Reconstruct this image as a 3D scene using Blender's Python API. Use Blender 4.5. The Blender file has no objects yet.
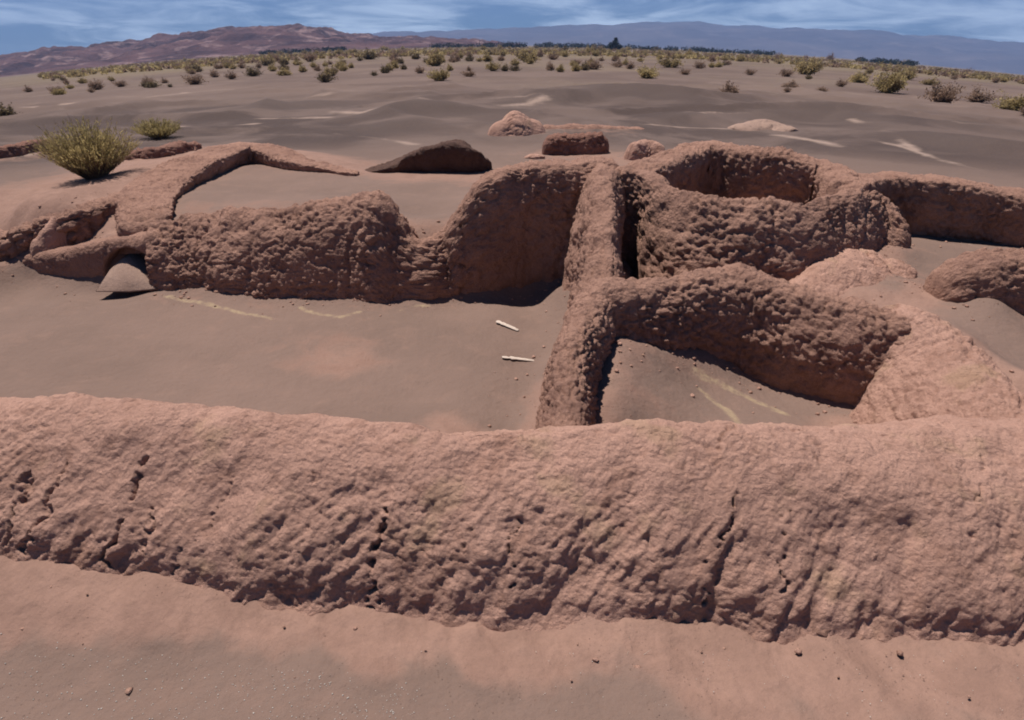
import bpy, math, random
import numpy as np
from mathutils import Vector

random.seed(7)
rng = np.random.default_rng(7)
S = bpy.context.scene
COL = S.collection

# ------------------------------------------------------------------ camera model
CAM_H, F_PX, CX, CY = 4.0, 640.0, 512.0, 360.0
PITCH = math.atan((360 - 45) / F_PX)
cp, sp_ = math.cos(PITCH), math.sin(PITCH)

def ray(px, py):
    x, u = px - CX, CY - py
    return np.array([x, u * sp_ + F_PX * cp, u * cp - F_PX * sp_])

def P(px, py, z):
    """point of height z seen at a pixel of the photograph"""
    d = ray(px, py)
    t = (z - CAM_H) / d[2]
    return np.array([0, 0, CAM_H]) + t * d

def PY(px, py, Y):
    d = ray(px, py)
    return np.array([0, 0, CAM_H]) + Y / d[1] * d

def project(v):
    v = np.asarray(v, float)
    x = v[:, 0]; y = v[:, 1]; z = v[:, 2] - CAM_H
    depth = y * cp - z * sp_
    up = y * sp_ + z * cp
    depth = np.where(depth < 0.05, 0.05, depth)
    return np.stack([CX + F_PX * x / depth, CY - F_PX * up / depth], 1), depth

# ------------------------------------------------------------------ numpy noise
def _h(ix, iy, iz, s):
    with np.errstate(over='ignore'):
        n = (ix.astype(np.uint32) * np.uint32(374761393) + iy.astype(np.uint32) * np.uint32(668265263)
             + iz.astype(np.uint32) * np.uint32(2147483647) + np.uint32(s) * np.uint32(974634533))
        n = (n ^ (n >> np.uint32(13))) * np.uint32(1274126177)
        n = (n ^ (n >> np.uint32(16))) * np.uint32(2246822519)
        n = n ^ (n >> np.uint32(15))
    return n.astype(np.float64) / 4294967295.0

def vnoise(p, s=0):
    p = np.asarray(p, float); i = np.floor(p).astype(np.int64); f = p - i
    f = f * f * f * (f * (f * 6 - 15) + 10)
    r = 0
    for dx in (0, 1):
        wx = f[:, 0] if dx else 1 - f[:, 0]
        for dy in (0, 1):
            wy = f[:, 1] if dy else 1 - f[:, 1]
            for dz in (0, 1):
                wz = f[:, 2] if dz else 1 - f[:, 2]
                r = r + wx * wy * wz * _h(i[:, 0] + dx, i[:, 1] + dy, i[:, 2] + dz, s)
    return r * 2 - 1

def fbm(p, o=4, s=0, g=0.5):
    r = 0; a = 1; t = 0
    for k in range(o):
        r = r + a * vnoise(p * (2.03 ** k) + 17.3 * k, s + k); t += a; a *= g
    return r / t

def worley(p, s=0):
    """F1 and F2 distances"""
    p = np.asarray(p, float); i = np.floor(p).astype(np.int64)
    f1 = np.full(len(p), 9.0); f2 = np.full(len(p), 9.0)
    for dx in (-1, 0, 1):
        for dy in (-1, 0, 1):
            for dz in (-1, 0, 1):
                a, b, c = i[:, 0] + dx, i[:, 1] + dy, i[:, 2] + dz
                q = np.stack([a + _h(a, b, c, s + 1), b + _h(a, b, c, s + 2), c + _h(a, b, c, s + 3)], 1)
                d = np.sqrt(((q - p) ** 2).sum(1))
                f2 = np.minimum(f2, np.maximum(f1, d)); f1 = np.minimum(f1, d)
    return f1, f2

def sstep(a, b, x):
    t = np.clip((x - a) / (b - a), 0, 1); return t * t * (3 - 2 * t)

# ------------------------------------------------------------------ mesh helpers
def mesh_obj(name, v, quads=None, tris=None, mat=None, parent=None, origin=None, smooth=True, attrs=None, matidx=None):
    v = np.asarray(v, np.float32)
    if origin is not None:
        v = v - np.asarray(origin, np.float32)
    me = bpy.data.meshes.new(name)
    q = np.zeros((0, 4), np.int32) if quads is None else np.asarray(quads, np.int32)
    t = np.zeros((0, 3), np.int32) if tris is None else np.asarray(tris, np.int32)
    me.vertices.add(len(v)); me.vertices.foreach_set('co', v.ravel())
    nl = q.size + t.size
    me.loops.add(nl); me.loops.foreach_set('vertex_index', np.concatenate([q.ravel(), t.ravel()]))
    me.polygons.add(len(q) + len(t))
    st = np.concatenate([np.arange(len(q)) * 4, q.size + np.arange(len(t)) * 3]).astype(np.int32)
    me.polygons.foreach_set('loop_start', st)
    if smooth:
        me.polygons.foreach_set('use_smooth', np.ones(len(q) + len(t), bool))
    if matidx is not None:
        me.polygons.foreach_set('material_index', np.asarray(matidx, np.int32))
    me.update(calc_edges=True); me.validate()
    for k, a in (attrs or {}).items():
        at = me.attributes.new(k, 'FLOAT', 'POINT'); at.data.foreach_set('value', np.asarray(a, np.float32))
    for m in (mat if isinstance(mat, (list, tuple)) else [mat]):
        if m: me.materials.append(m)
    o = bpy.data.objects.new(name, me); COL.objects.link(o)
    if origin is not None: o.location = Vector([float(c) for c in origin])
    if parent is not None: o.parent = parent
    return o

def tag(o, label=None, cat=None, group=None, kind=None):
    if label: o['label'] = label
    if cat: o['category'] = cat
    if group: o['group'] = group
    if kind: o['kind'] = kind
    elif cat: o['kind'] = 'thing'
    return o

def empty(name, loc, label, cat, group=None):
    o = bpy.data.objects.new(name, None); COL.objects.link(o)
    o.location = Vector([float(c) for c in loc]); o.empty_display_size = 0.2
    return tag(o, label, cat, group)

# ------------------------------------------------------------------ materials
class NT:
    def __init__(self, name):
        self.m = bpy.data.materials.new(name); self.m.use_nodes = True
        self.t = self.m.node_tree; self.b = self.t.nodes['Principled BSDF']
        self.b.inputs['Specular IOR Level'].default_value = 0.12
        self.b.inputs['Roughness'].default_value = 0.95
    def n(self, typ, **kw):
        x = self.t.nodes.new(typ)
        for k, v in kw.items(): setattr(x, k, v)
        return x
    def l(self, a, b): self.t.links.new(a, b)
    def noise(self, vec, scale, detail=5, rough=0.55, dist=0):
        x = self.n('ShaderNodeTexNoise'); x.inputs['Scale'].default_value = scale
        x.inputs['Detail'].default_value = detail; x.inputs['Roughness'].default_value = rough
        x.inputs['Distortion'].default_value = dist
        if vec is not None: self.l(vec, x.inputs['Vector'])
        return x.outputs['Fac']
    def voro(self, vec, scale, feature='F1'):
        x = self.n('ShaderNodeTexVoronoi', feature=feature); x.inputs['Scale'].default_value = scale
        self.l(vec, x.inputs['Vector']); return x.outputs['Distance']
    def ramp(self, fac, a, b, lo=(0, 0, 0, 1), hi=(1, 1, 1, 1)):
        x = self.n('ShaderNodeMapRange', interpolation_type='SMOOTHSTEP'); x.inputs['From Min'].default_value = a; x.inputs['From Max'].default_value = b
        self.l(fac, x.inputs['Value']); return x.outputs['Result']
    def mix(self, fac, a, b, mode='MIX'):
        x = self.n('ShaderNodeMix', data_type='RGBA', blend_type=mode)
        for sock, v in ((x.inputs[0], fac), (x.inputs[6], a), (x.inputs[7], b)):
            if hasattr(v, 'type') and hasattr(v, 'node'): self.l(v, sock)
            elif isinstance(v, (int, float)): sock.default_value = v
            else: sock.default_value = (*v, 1)
        return x.outputs[2]
    def math(self, op, a, b=0.0, clamp=False):
        x = self.n('ShaderNodeMath', operation=op, use_clamp=clamp)
        for sock, v in ((x.inputs[0], a), (x.inputs[1], b)):
            if isinstance(v, (int, float)): sock.default_value = v
            else: self.l(v, sock)
        return x.outputs[0]
    def attr(self, name):
        x = self.n('ShaderNodeAttribute', attribute_name=name); return x.outputs['Fac']
    def bump(self, h, dist, strength=1.0, prev=None):
        x = self.n('ShaderNodeBump'); x.inputs['Distance'].default_value = dist; x.inputs['Strength'].default_value = strength
        self.l(h, x.inputs['Height'])
        if prev is not None: self.l(prev, x.inputs['Normal'])
        return x.outputs['Normal']
    def pos(self):
        return self.n('ShaderNodeNewGeometry').outputs['Position']

def adobe_mat(name, c1, c2, c3, grain=1.0, straw=0.0, pit=0.4):
    k = NT(name); p = k.pos()
    n1 = k.noise(p, 0.9, 4, 0.6); n2 = k.noise(p, 5.0, 6, 0.65, 0.3); n3 = k.noise(p, 55, 4, 0.7); n4 = k.noise(p, 17, 4, 0.6)
    c = k.mix(k.ramp(n1, 0.35, 0.68), c1, c2)
    c = k.mix(k.math('MULTIPLY', k.ramp(n2, 0.5, 0.72), 0.75), c, c3)
    c = k.mix(k.math('MULTIPLY', k.ramp(k.noise(p, 1.7, 5, 0.7, 0.6), 0.52, 0.66), 0.75), c, c3)
    c = k.mix(k.math('MULTIPLY', k.ramp(n4, 0.52, 0.75), 0.35), c, tuple(x * 1.25 for x in c1))
    c = k.mix(k.math('MULTIPLY', k.ramp(n3, 0.35, 0.7), 0.45), c, tuple(x * 0.62 for x in c2))
    if straw:
        c = k.mix(k.math('MULTIPLY', k.ramp(k.noise(p, 2.1, 3), 0.56, 0.7), straw), c, (0.40, 0.27, 0.155))
    c = k.mix(k.math('MULTIPLY', k.ramp(k.noise(p, 11, 5, .75, .8), 0.57, 0.7), pit), c, tuple(x * 0.6 for x in c3))
    k.l(c, k.b.inputs['Base Color'])
    v = k.voro(p, 22); f = k.noise(p, 38, 6, 0.7); g = k.noise(p, 130, 3, 0.6)
    h = k.math('ADD', k.math('MULTIPLY', v, -0.5), f)
    nb = k.bump(h, 0.045 * grain, 0.9); nb = k.bump(g, 0.008, 0.7, nb)
    k.l(nb, k.b.inputs['Normal'])
    return k.m

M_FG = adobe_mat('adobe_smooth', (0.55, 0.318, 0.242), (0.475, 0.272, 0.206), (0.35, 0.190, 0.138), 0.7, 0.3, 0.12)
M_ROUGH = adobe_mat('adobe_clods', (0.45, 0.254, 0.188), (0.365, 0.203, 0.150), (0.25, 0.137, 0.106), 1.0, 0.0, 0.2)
M_RED = adobe_mat('adobe_red', (0.34, 0.18, 0.135), (0.27, 0.135, 0.10), (0.20, 0.10, 0.08), 1.2)
M_SANDY = adobe_mat('sandy_earth', (0.38, 0.25, 0.195), (0.33, 0.215, 0.168), (0.21, 0.145, 0.12), 0.2, 0.0, 0.1)
M_STONE = adobe_mat('pale_stone', (0.40, 0.28, 0.23), (0.35, 0.24, 0.195), (0.28, 0.19, 0.155), 0.5)

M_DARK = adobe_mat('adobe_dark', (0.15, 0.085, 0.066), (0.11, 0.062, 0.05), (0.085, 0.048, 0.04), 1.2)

def ground_mat():
    k = NT('desert_sand'); p = k.pos()
    pink, far, pale, dark, yel = (k.attr(a) for a in ('pink', 'far', 'pale', 'dark', 'straw'))
    nA = k.noise(p, 0.35, 5, 0.6); nB = k.noise(p, 2.2, 6, 0.62, 0.4); nC = k.noise(p, 22, 5, 0.65); nD = k.noise(p, 140, 3, 0.7)
    sand = k.mix(k.ramp(nA, 0.35, 0.65), (0.188, 0.132, 0.111), (0.225, 0.156, 0.131))
    sand = k.mix(k.math('MULTIPLY', k.ramp(nB, 0.5, 0.7), 0.4), sand, (0.265, 0.175, 0.142))
    soil = k.mix(k.ramp(nB, 0.36, 0.66), (0.325, 0.204, 0.163), (0.265, 0.165, 0.132))
    # far plain: greyer crusted sand with dark gravel flats and pale crust
    nF = k.noise(p, 0.055, 6, 0.62, 0.6); nG = k.noise(p, 0.21, 5, 0.6, 0.8); nH = k.noise(p, 0.013, 4, 0.6)
    fs = k.mix(k.ramp(nF, 0.38, 0.62), (0.120, 0.088, 0.079), (0.168, 0.124, 0.109))
    fs = k.mix(k.math('MULTIPLY', k.ramp(nG, 0.56, 0.68), 0.40), fs, (0.25, 0.19, 0.163))
    fs = k.mix(k.math('MULTIPLY', k.ramp(nH, 0.5, 0.62), 0.5), fs, (0.195, 0.155, 0.112))
    fs = k.mix(k.attr('mid'), fs, k.mix(k.ramp(k.noise(p, .17, 6, .6, .7), .42, .6), (0.064, 0.049, 0.047), (0.142, 0.107, 0.097)))
    c = k.mix(far, sand, fs)
    pk = k.math('ADD', pink, k.math('MULTIPLY', k.math('SUBTRACT', nB, 0.5), 0.9))
    c = k.mix(k.ramp(pk, 0.3, 0.7), c, soil)
    c = k.mix(k.math('MULTIPLY', dark, k.ramp(nG, 0.1, 0.5)), c, (0.085, 0.066, 0.062))
    c = k.mix(k.math('MULTIPLY', k.ramp(nH, .3, .6), k.attr('scrub')), c, (0.185, 0.150, 0.095))
    c = k.mix(k.ramp(k.math('ADD', pale, k.math('MULTIPLY', k.math('SUBTRACT', nB, 0.5), 0.8)), 0.25, 1.0), c, (0.33, 0.25, 0.212))
    c = k.mix(k.ramp(k.math('ADD', yel, k.math('MULTIPLY', k.math('SUBTRACT', k.noise(p, 7, 5, 0.7), 0.5), 1.6)), 0.38, .95), c, (0.36, 0.275, 0.185))
    c = k.mix(k.math('MULTIPLY', k.ramp(nC, 0.42, 0.7), 0.30), c, (0.21, 0.135, 0.105))
    c = k.mix(k.math('MULTIPLY', k.ramp(nD, 0.45, 0.75), 0.30), c, (0.17, 0.12, 0.10))
    c = k.mix(1.0, c, (0.98, 0.925, 0.885), 'MULTIPLY')
    peb = k.math('MULTIPLY', k.ramp(k.voro(p, 26), .16, .09), k.ramp(k.noise(p, 1.3, 4, .6), .48, .62))
    c = k.mix(k.math('MULTIPLY', peb, .55), c, (0.20, 0.13, 0.105))
    k.l(c, k.b.inputs['Base Color'])
    nb = k.bump(k.noise(p, 9, 6, 0.6), 0.035, 0.7)
    nb = k.bump(peb, 0.012, .8, nb)
    nb = k.bump(nD, 0.006, 0.7, nb)
    k.l(nb, k.b.inputs['Normal'])
    return k.m
M_GROUND = ground_mat()

def hill_mat(name, c1, c2, c3, sc):
    k = NT(name); p = k.pos()
    mp = k.n('ShaderNodeMapping'); k.l(p, mp.inputs['Vector']); mp.inputs['Scale'].default_value = (1, 1, 5)
    n1 = k.noise(mp.outputs[0], sc, 6, 0.65, 0.5); n2 = k.noise(p, sc * 3.1, 5, 0.65)
    c = k.mix(k.ramp(n1, 0.36, 0.62), c1, c2)
    c = k.mix(k.math('MULTIPLY', k.ramp(n2, 0.52, 0.68), 0.8), c, c3)
    k.l(c, k.b.inputs['Base Color'])
    k.l(k.bump(n2, 20, 0.8), k.b.inputs['Normal'])
    return k.m
M_HILL = hill_mat('red_hills', (0.040, 0.019, 0.021), (0.115, 0.058, 0.055), (0.29, 0.185, 0.17), 0.006)
M_MTN = hill_mat('mountain_rock', (0.07, 0.055, 0.06), (0.11, 0.085, 0.085), (0.16, 0.125, 0.12), 0.0012)

def plain_mat(name, col, var=0.35, scale=6, rough=0.9, trans=False):
    k = NT(name); p = k.n('ShaderNodeTexCoord').outputs['Object']
    n = k.noise(p, scale, 3, 0.6)
    c = k.mix(k.ramp(n, 0.35, 0.65), tuple(x * (1 - var) for x in col), tuple(x * (1 + var) for x in col))
    k.l(c, k.b.inputs['Base Color']); k.b.inputs['Roughness'].default_value = rough
    if trans:
        tr = k.n('ShaderNodeBsdfTranslucent'); k.l(c, tr.inputs['Color']); mx = k.n('ShaderNodeMixShader'); mx.inputs[0].default_value = 0.45
        k.l(k.b.outputs[0], mx.inputs[1]); k.l(tr.outputs[0], mx.inputs[2]); k.l(mx.outputs[0], k.t.nodes['Material Output'].inputs['Surface'])
    return k.m
M_TWIG = plain_mat('twig_bark', (0.22, 0.145, 0.10))
M_LEAFG = plain_mat('broom_leaf', (0.40, 0.31, 0.14), 0.3, 3, trans=True)
M_OLIVE = plain_mat('olive_leaf', (0.34, 0.25, 0.13), 0.3, 2, trans=True)
M_YELL = plain_mat('yellow_leaf', (0.48, 0.37, 0.18), 0.3, 2, trans=True)
M_DRY = plain_mat('dry_leaf', (0.30, 0.20, 0.145), 0.3, 2, trans=True)
M_DKGR = plain_mat('dark_leaf', (0.17, 0.125, 0.08), 0.3, 2)
M_TREE = plain_mat('tree_leaf', (0.035, 0.04, 0.025), 0.3, 0.5)
M_WOOD = plain_mat('bleached_wood', (0.56, 0.45, 0.375), 0.12, 20)
M_GRAIN = plain_mat('white_grain', (0.62, 0.56, 0.50), 0.2, 30)

# ------------------------------------------------------------------ walls
GC = []          # ground control points  x, y, z, pink
WALLS = []

def catmull(a, n_per):
    a = np.asarray(a, float); m = len(a)
    d = np.sqrt(((a[1:, :2] - a[:-1, :2]) ** 2).sum(1)) ** 0.5 + 1e-6
    t = np.concatenate([[0], np.cumsum(d)])
    # non-uniform finite-difference tangents
    tg = np.zeros_like(a)
    for i in range(m):
        i0, i1 = max(0, i - 1), min(m - 1, i + 1)
        tg[i] = (a[i1] - a[i0]) / (t[i1] - t[i0])
    out = []
    for i in range(m - 1):
        h = t[i + 1] - t[i]
        for u in np.linspace(0, 1, n_per, endpoint=False):
            u2, u3 = u * u, u * u * u
            out.append((2*u3-3*u2+1)*a[i] + (u3-2*u2+u)*h*tg[i] + (-2*u3+3*u2)*a[i+1] + (u3-u2)*h*tg[i+1])
    out.append(a[-1])
    return np.array(out)

def wall(name, ctrl, label, cat, mat, step=0.035, n=3.0, clod=0.13, amp=0.03, big=0.06, bigs=1.1, seed=1,
         cap=(True, True), cracks=(), under=0.0, ridge=0.0, pinkF=0.6, pinkB=0.6, group=None, flareF=0.15, flareB=0.15, rimnoise=0.05, hatch=0.0, feather=0.0, alcove=None):
    """ctrl rows: px, py, z crest, half width right of travel, half width left of travel, ground z right, ground z left"""
    rows = []
    for row in ctrl:
        px, py, z, wr, wl, zr, zl = row[:7]
        q = P(px, py, z); rows.append([q[0], q[1], z, wr, wl, zr, zl, row[7] if len(row) > 7 else flareF, row[8] if len(row) > 8 else n])
    c = catmull(rows, 24)
    s = np.concatenate([[0], np.cumsum(np.sqrt(((c[1:, :2] - c[:-1, :2]) ** 2).sum(1)))])
    L = s[-1]; ns = max(8, int(L / step))
    si = np.linspace(0, L, ns + 1)
    c = np.stack([np.interp(si, s, c[:, j]) for j in range(9)], 1)
    tg = np.gradient(c[:, :2], axis=0); tg /= np.linalg.norm(tg, axis=1)[:, None]
    for _ in range(3):
        tg[1:-1] = (tg[:-2] + tg[1:-1] * 2 + tg[2:]) / 4
    tg /= np.linalg.norm(tg, axis=1)[:, None]
    # ground control
    stp = max(1, int(0.45 / step))
    for i in range(0, len(c), stp):
        rt = np.array([tg[i, 1], -tg[i, 0]])
        a = c[i, :2] + rt * (c[i, 3] * (1 + c[i, 7]) + 0.06); b = c[i, :2] - rt * (c[i, 4] * (1 + flareB) + 0.06)
        GC.append((a[0], a[1], c[i, 5], pinkF)); GC.append((b[0], b[1], c[i, 6], pinkB))
    sc = np.ones(len(c))
    def capend(c, tg, sc, at_end):
        i = -1 if at_end else 0
        ln = 0.8 * max(c[i, 3], c[i, 4]); k = max(4, int(ln / step))
        u = np.sin(np.linspace(0, math.pi / 2, k + 1))[1:]
        d = tg[i] * (1 if at_end else -1)
        ext = np.repeat(c[i][None], k, 0); ext[:, :2] += d[None] * (u * ln)[:, None]
        es = np.sqrt(np.clip(1 - u ** 2, 0.0, 1)); es[-1] = 0.02
        et = np.repeat(tg[i][None], k, 0)
        if at_end: return np.vstack([c, ext]), np.vstack([tg, et]), np.concatenate([sc, es])
        return np.vstack([ext[::-1], c]), np.vstack([et, tg]), np.concatenate([es[::-1], sc])
    if cap[0]: c, tg, sc = capend(c, tg, sc, False)
    if cap[1]: c, tg, sc = capend(c, tg, sc, True)
    N = len(c)
    s = np.concatenate([[0], np.cumsum(np.sqrt(((c[1:, :2] - c[:-1, :2]) ** 2).sum(1)))])
    hmax = (c[:, 2] - np.minimum(c[:, 5], c[:, 6])).max() + 0.3
    plen = 2 * hmax + (c[:, 3] + c[:, 4]).max()
    M = max(16, int(plen / step)) | 1
    # even arc-length parameter on a mean profile
    th = np.linspace(0, math.pi, 721); e = 2.0 / n
    uu = np.sign(np.cos(th)) * np.abs(np.cos(th)) ** e * (c[:, 3] + c[:, 4]).mean() / 2; zz = np.abs(np.sin(th)) ** e * hmax
    al = np.concatenate([[0], np.cumsum(np.hypot(np.diff(uu), np.diff(zz)))])
    th = np.interp(np.linspace(0, al[-1], M), al, th)
    co, sn = np.cos(th), np.sin(th)
    e = (2.0 / c[:, 8])[:, None]
    cu = np.sign(co)[None] * np.abs(co)[None] ** e; h = np.clip(np.abs(sn), 0, 1)[None] ** e
    rt = np.stack([tg[:, 1], -tg[:, 0]], 1)
    right = co >= 0
    W = np.where(right[None], c[:, 3][:, None], c[:, 4][:, None]) * sc[:, None] ** 0.6
    ft = np.full(N, 1.0)
    if feather > 0:
        ft = np.minimum(1, np.minimum(s, s[-1] - s) / feather)
    zg = np.where(right[None], c[:, 5][:, None], c[:, 6][:, None])
    # blend at the crest so both halves meet
    zb = zg - 0.28
    crest = c[:, 2] + rimnoise * fbm(np.stack([s * 1.9, s * 0 + seed * 3.7, s * 0], 1), 4, seed)
    zt = zg + (crest[:, None] - zg) * sc[:, None]
    Z = zb + (zt - zb) * h
    FL = np.where(right[None], c[:, 7][:, None], flareB) * np.clip(1 - h, 0, 1) ** 1.5
    if under:
        FL = FL - under * np.where(right, 1, 0)[None] * np.exp(-((Z - zg - 0.06) / 0.10) ** 2) * (0.5 + 0.5 * fbm(np.stack([s * 1.4, s * 0, s * 0 + seed], 1), 3, seed + 5))[:, None].clip(0.0, 1)
    U = cu * W * (1 + FL)
    V = np.zeros((N, M, 3))
    V[..., :2] = c[:, None, :2] + rt[:, None, :] * U[..., None]
    V[..., 2] = Z
    def normals(V):
        a = np.gradient(V, axis=0); b = np.gradient(V, axis=1)
        nn = np.cross(a, b); nn /= np.linalg.norm(nn, axis=2)[..., None] + 1e-9
        return nn
    NN = normals(V); ctr = V.mean(axis=1, keepdims=True); ctr[..., 2] = zb.min() - 0.5
    if (NN * (V - ctr)).sum() < 0: NN = -NN; flip = True
    else: flip = False
    p = V.reshape(-1, 3); nn = NN.reshape(-1, 3)
    q = p + 0.0
    d = big * fbm(q * bigs + seed * 7.1, 4, seed)
    warp = 0.35 * clod * np.stack([vnoise(q / clod * 0.8, 31), vnoise(q / clod * 0.8, 32), vnoise(q / clod * 0.8, 33)], 1)
    ma = 0.12 + 0.85 * np.clip(1.9 * fbm(q * 1.3 + 40, 3, seed + 9) + 0.55, 0, 1.5)
    if amp:
        f1, f2 = worley((q + warp) / clod, seed)
        d = d + amp * ma * ((0.55 - f1) * 1.1 + 0.5 * (np.clip((f2 - f1) / 0.22, 0, 1) - 1))
        f1, f2 = worley((q + warp) / (clod * 0.45), seed + 3)
        d = d + amp * 0.42 * ma * ((0.5 - f1) + 0.35 * (np.clip((f2 - f1) / 0.2, 0, 1) - 1))
        d = d + amp * 0.5 * fbm(q / (clod * 0.28), 4, seed + 4)
        pz = q * np.array([1, 1, 1.25]) / (clod * 1.35); f1, f2 = worley(pz + 0.5 * np.stack([vnoise(pz * 2.3, 61), vnoise(pz * 2.3, 62), vnoise(pz * 2.3, 63)], 1), seed + 40)
        pm = np.clip(1.8 * fbm(q * 1.6 + 11, 3, seed + 41) + .1, 0, 1)
        d = d - amp * 1.0 * pm * np.clip(1 - f1 / 0.42, 0, 1) ** .8
        f1, f2 = worley((q + warp * 2) / (clod * 2.1), seed + 50)
        d = d + amp * 0.8 * np.clip(1.6 * fbm(q * 1.1 + 60, 3, seed + 51), 0, 1) * ((0.5 - f1) + (np.clip((f2 - f1) / 0.16, 0, 1) - 1))
        Sa = np.repeat(s[:, None], M, 1).reshape(-1)
        ru = 1 - np.abs(fbm(np.stack([Sa * 1.1 + .25 * fbm(q * 1.5, 3, 81), q[:, 2] * .45, Sa * 0 + seed], 1), 3, seed + 52)) * 9
        d = d - amp * 0.9 * np.clip(ru, 0, 1)
        rr_ = 1 - np.abs(fbm(q / (clod * 2.6) + 3, 4, seed + 42)) * 3.2
        d = d - amp * 0.75 * np.clip(rr_, 0, 1) ** 2
    S2 = np.repeat(s[:, None], M, 1).reshape(-1); v2 = np.repeat((np.linspace(0, al[-1], M))[None], N, 0).reshape(-1)
    hh = h.reshape(-1)
    if ridge:
        # erosion runnels running down the face, slanted, deeper near the foot
        a = (S2 - 0.40 * v2) ; b = v2
        r = fbm(np.stack([a * 3.1 + 0.25 * fbm(q * 2.2, 2, 71), b * 0.7, a * 0], 1), 4, seed + 20)
        r2 = 1 - np.abs(fbm(np.stack([a * 1.35 + 0.2 * fbm(q * 1.7, 3, 72), b * 0.35, a * 0 + 5], 1), 3, seed + 21)) * 6
        low = sstep(0.98, 0.55, hh)
        d = d + ridge * (0.25 + 0.75 * low) * r - ridge * 0.9 * low * np.clip(r2, 0, 1)
    if hatch:
        a = (S2 - 0.85 * v2); b = (v2 + 0.6 * S2)
        g = fbm(np.stack([a * 17, b * 4.0, a * 0 + 3], 1) + 0.5 * fbm(q * 5, 2, 44)[:, None], 4, seed + 30)
        m = 0.45 + 0.55 * sstep(-0.3, 0.4, fbm(q * 1.3 + 9, 3, seed + 31))
        m = m * (.42 + .58 * sstep(.96, .6, hh)); d = d + hatch * m * g + hatch * 0.8 * m * np.clip(g - 0.15, 0, 1)
        a2 = S2 - .3 * v2; b2 = v2
        rr_ = 1 - np.abs(fbm(np.stack([a2 * 4.5, b2 * 3.2, a * 0 + 9], 1) + .4 * fbm(q * 4, 2, 45)[:, None], 4, seed + 33)) * 4
        d = d - hatch * 0.75 * (0.2 + .8 * sstep(.9, .4, hh)) * (.3 + .7 * sstep(-.2, .3, fbm(q * 1.1 + 19, 3, 77))) * np.clip(rr_, 0, 1) ** 1.5
    if len(cracks):
        px, dep = project(p)
        fr = (nn * (np.array([0, 0, CAM_H]) - p)).sum(1) > 0
        for poly, wid, dp in cracks:
            pts = []
            for (x, y) in poly:
                e2 = (px[:, 0] - x) ** 2 + (px[:, 1] - y) ** 2 + np.where(fr, 0, 1e6)
                pts.append(p[np.argmin(e2)])
            jit = 0.05 * np.stack([vnoise(q * 9, 51), vnoise(q * 9, 52), vnoise(q * 9, 53)], 1) + 0.02 * np.stack([vnoise(q * 31, 54), vnoise(q * 31, 55), vnoise(q * 31, 56)], 1)
            qq = p + jit; best = np.full(len(p), 9.0)
            for a, b in zip(pts[:-1], pts[1:]):
                ab = b - a; t = np.clip(((qq - a) @ ab) / (ab @ ab + 1e-9), 0, 1)
                best = np.minimum(best, np.linalg.norm(qq - a - t[:, None] * ab, axis=1))
            w_ = wid * (0.6 + 0.8 * np.clip(vnoise(q * 6, 57) + 0.4, 0, 1))
            d = d - dp * np.clip(1 - best / w_, 0, 1) ** 0.7
    d = d * np.repeat(np.clip(sc, 0.25, 1)[:, None], M, 1).reshape(-1)
    p = p + nn * d[:, None]
    if alcove:
        ax, az_, aw, ah, ad = alcove
        e2 = ((p[:, 0] - ax) / aw) ** 2 + (np.maximum(p[:, 2] - az_, 0) / ah) ** 2
        fm = np.repeat(right[None], N, 0).reshape(-1)
        p[:, 1] += ad * sstep(1.12, .9, e2) * fm
    idx = np.arange(N * M).reshape(N, M)
    qd = np.stack([idx[:-1, :-1], idx[:-1, 1:], idx[1:, 1:], idx[1:, :-1]], -1).reshape(-1, 4)
    # orient outward
    a = p[qd[:, 1]] - p[qd[:, 0]]; b = p[qd[:, 3]] - p[qd[:, 0]]
    fn = np.cross(a, b)
    if (fn * nn[qd[:, 0]]).sum() < 0: qd = qd[:, ::-1]
    org = (c[:, 0].mean(), c[:, 1].mean(), float(min(c[:, 5].min(), c[:, 6].min())))
    o = mesh_obj(name, p, quads=qd, mat=mat, origin=org)
    tag(o, label, cat, group)
    WALLS.append(c[:, [0, 1, 3, 4]])
    return o

CR = [([(158, 446), (141, 462), (130, 495), (117, 530), (104, 562)], 0.024, 0.083),
      ([(388, 512), (378, 540), (371, 570), (371, 604)], 0.032, 0.090),
      ([(26, 470), (18, 505), (10, 545)], 0.027, 0.068), ([(62, 470), (50, 500), (36, 535), (24, 552)], 0.027, 0.068),
      ([(522, 505), (512, 545), (512, 585)], 0.022, 0.053), ([(745, 470), (727, 515), (712, 555), (702, 600)], 0.024, 0.068),
      ([(150, 505), (148, 530), (138, 555)], 0.018, 0.045), ([(232, 475), (215, 500), (205, 520)], 0.024, 0.030),
      ([(180, 545), (174, 580)], 0.031, 0.060), ([(200, 540), (190, 575)], 0.024, 0.045), ([(790, 510), (785, 545), (778, 590)], 0.019, 0.053),
      ([(733, 424), (722, 440), (717, 465)], 0.017, 0.038), ([(985, 455), (975, 500), (968, 540)], 0.017, 0.030),
      ([(772, 436), (790, 430), (805, 427)], 0.019, 0.038), ([(310, 470), (316, 500)], 0.017, 0.030), ([(470, 520), (462, 560)], 0.019, 0.038)]

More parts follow.
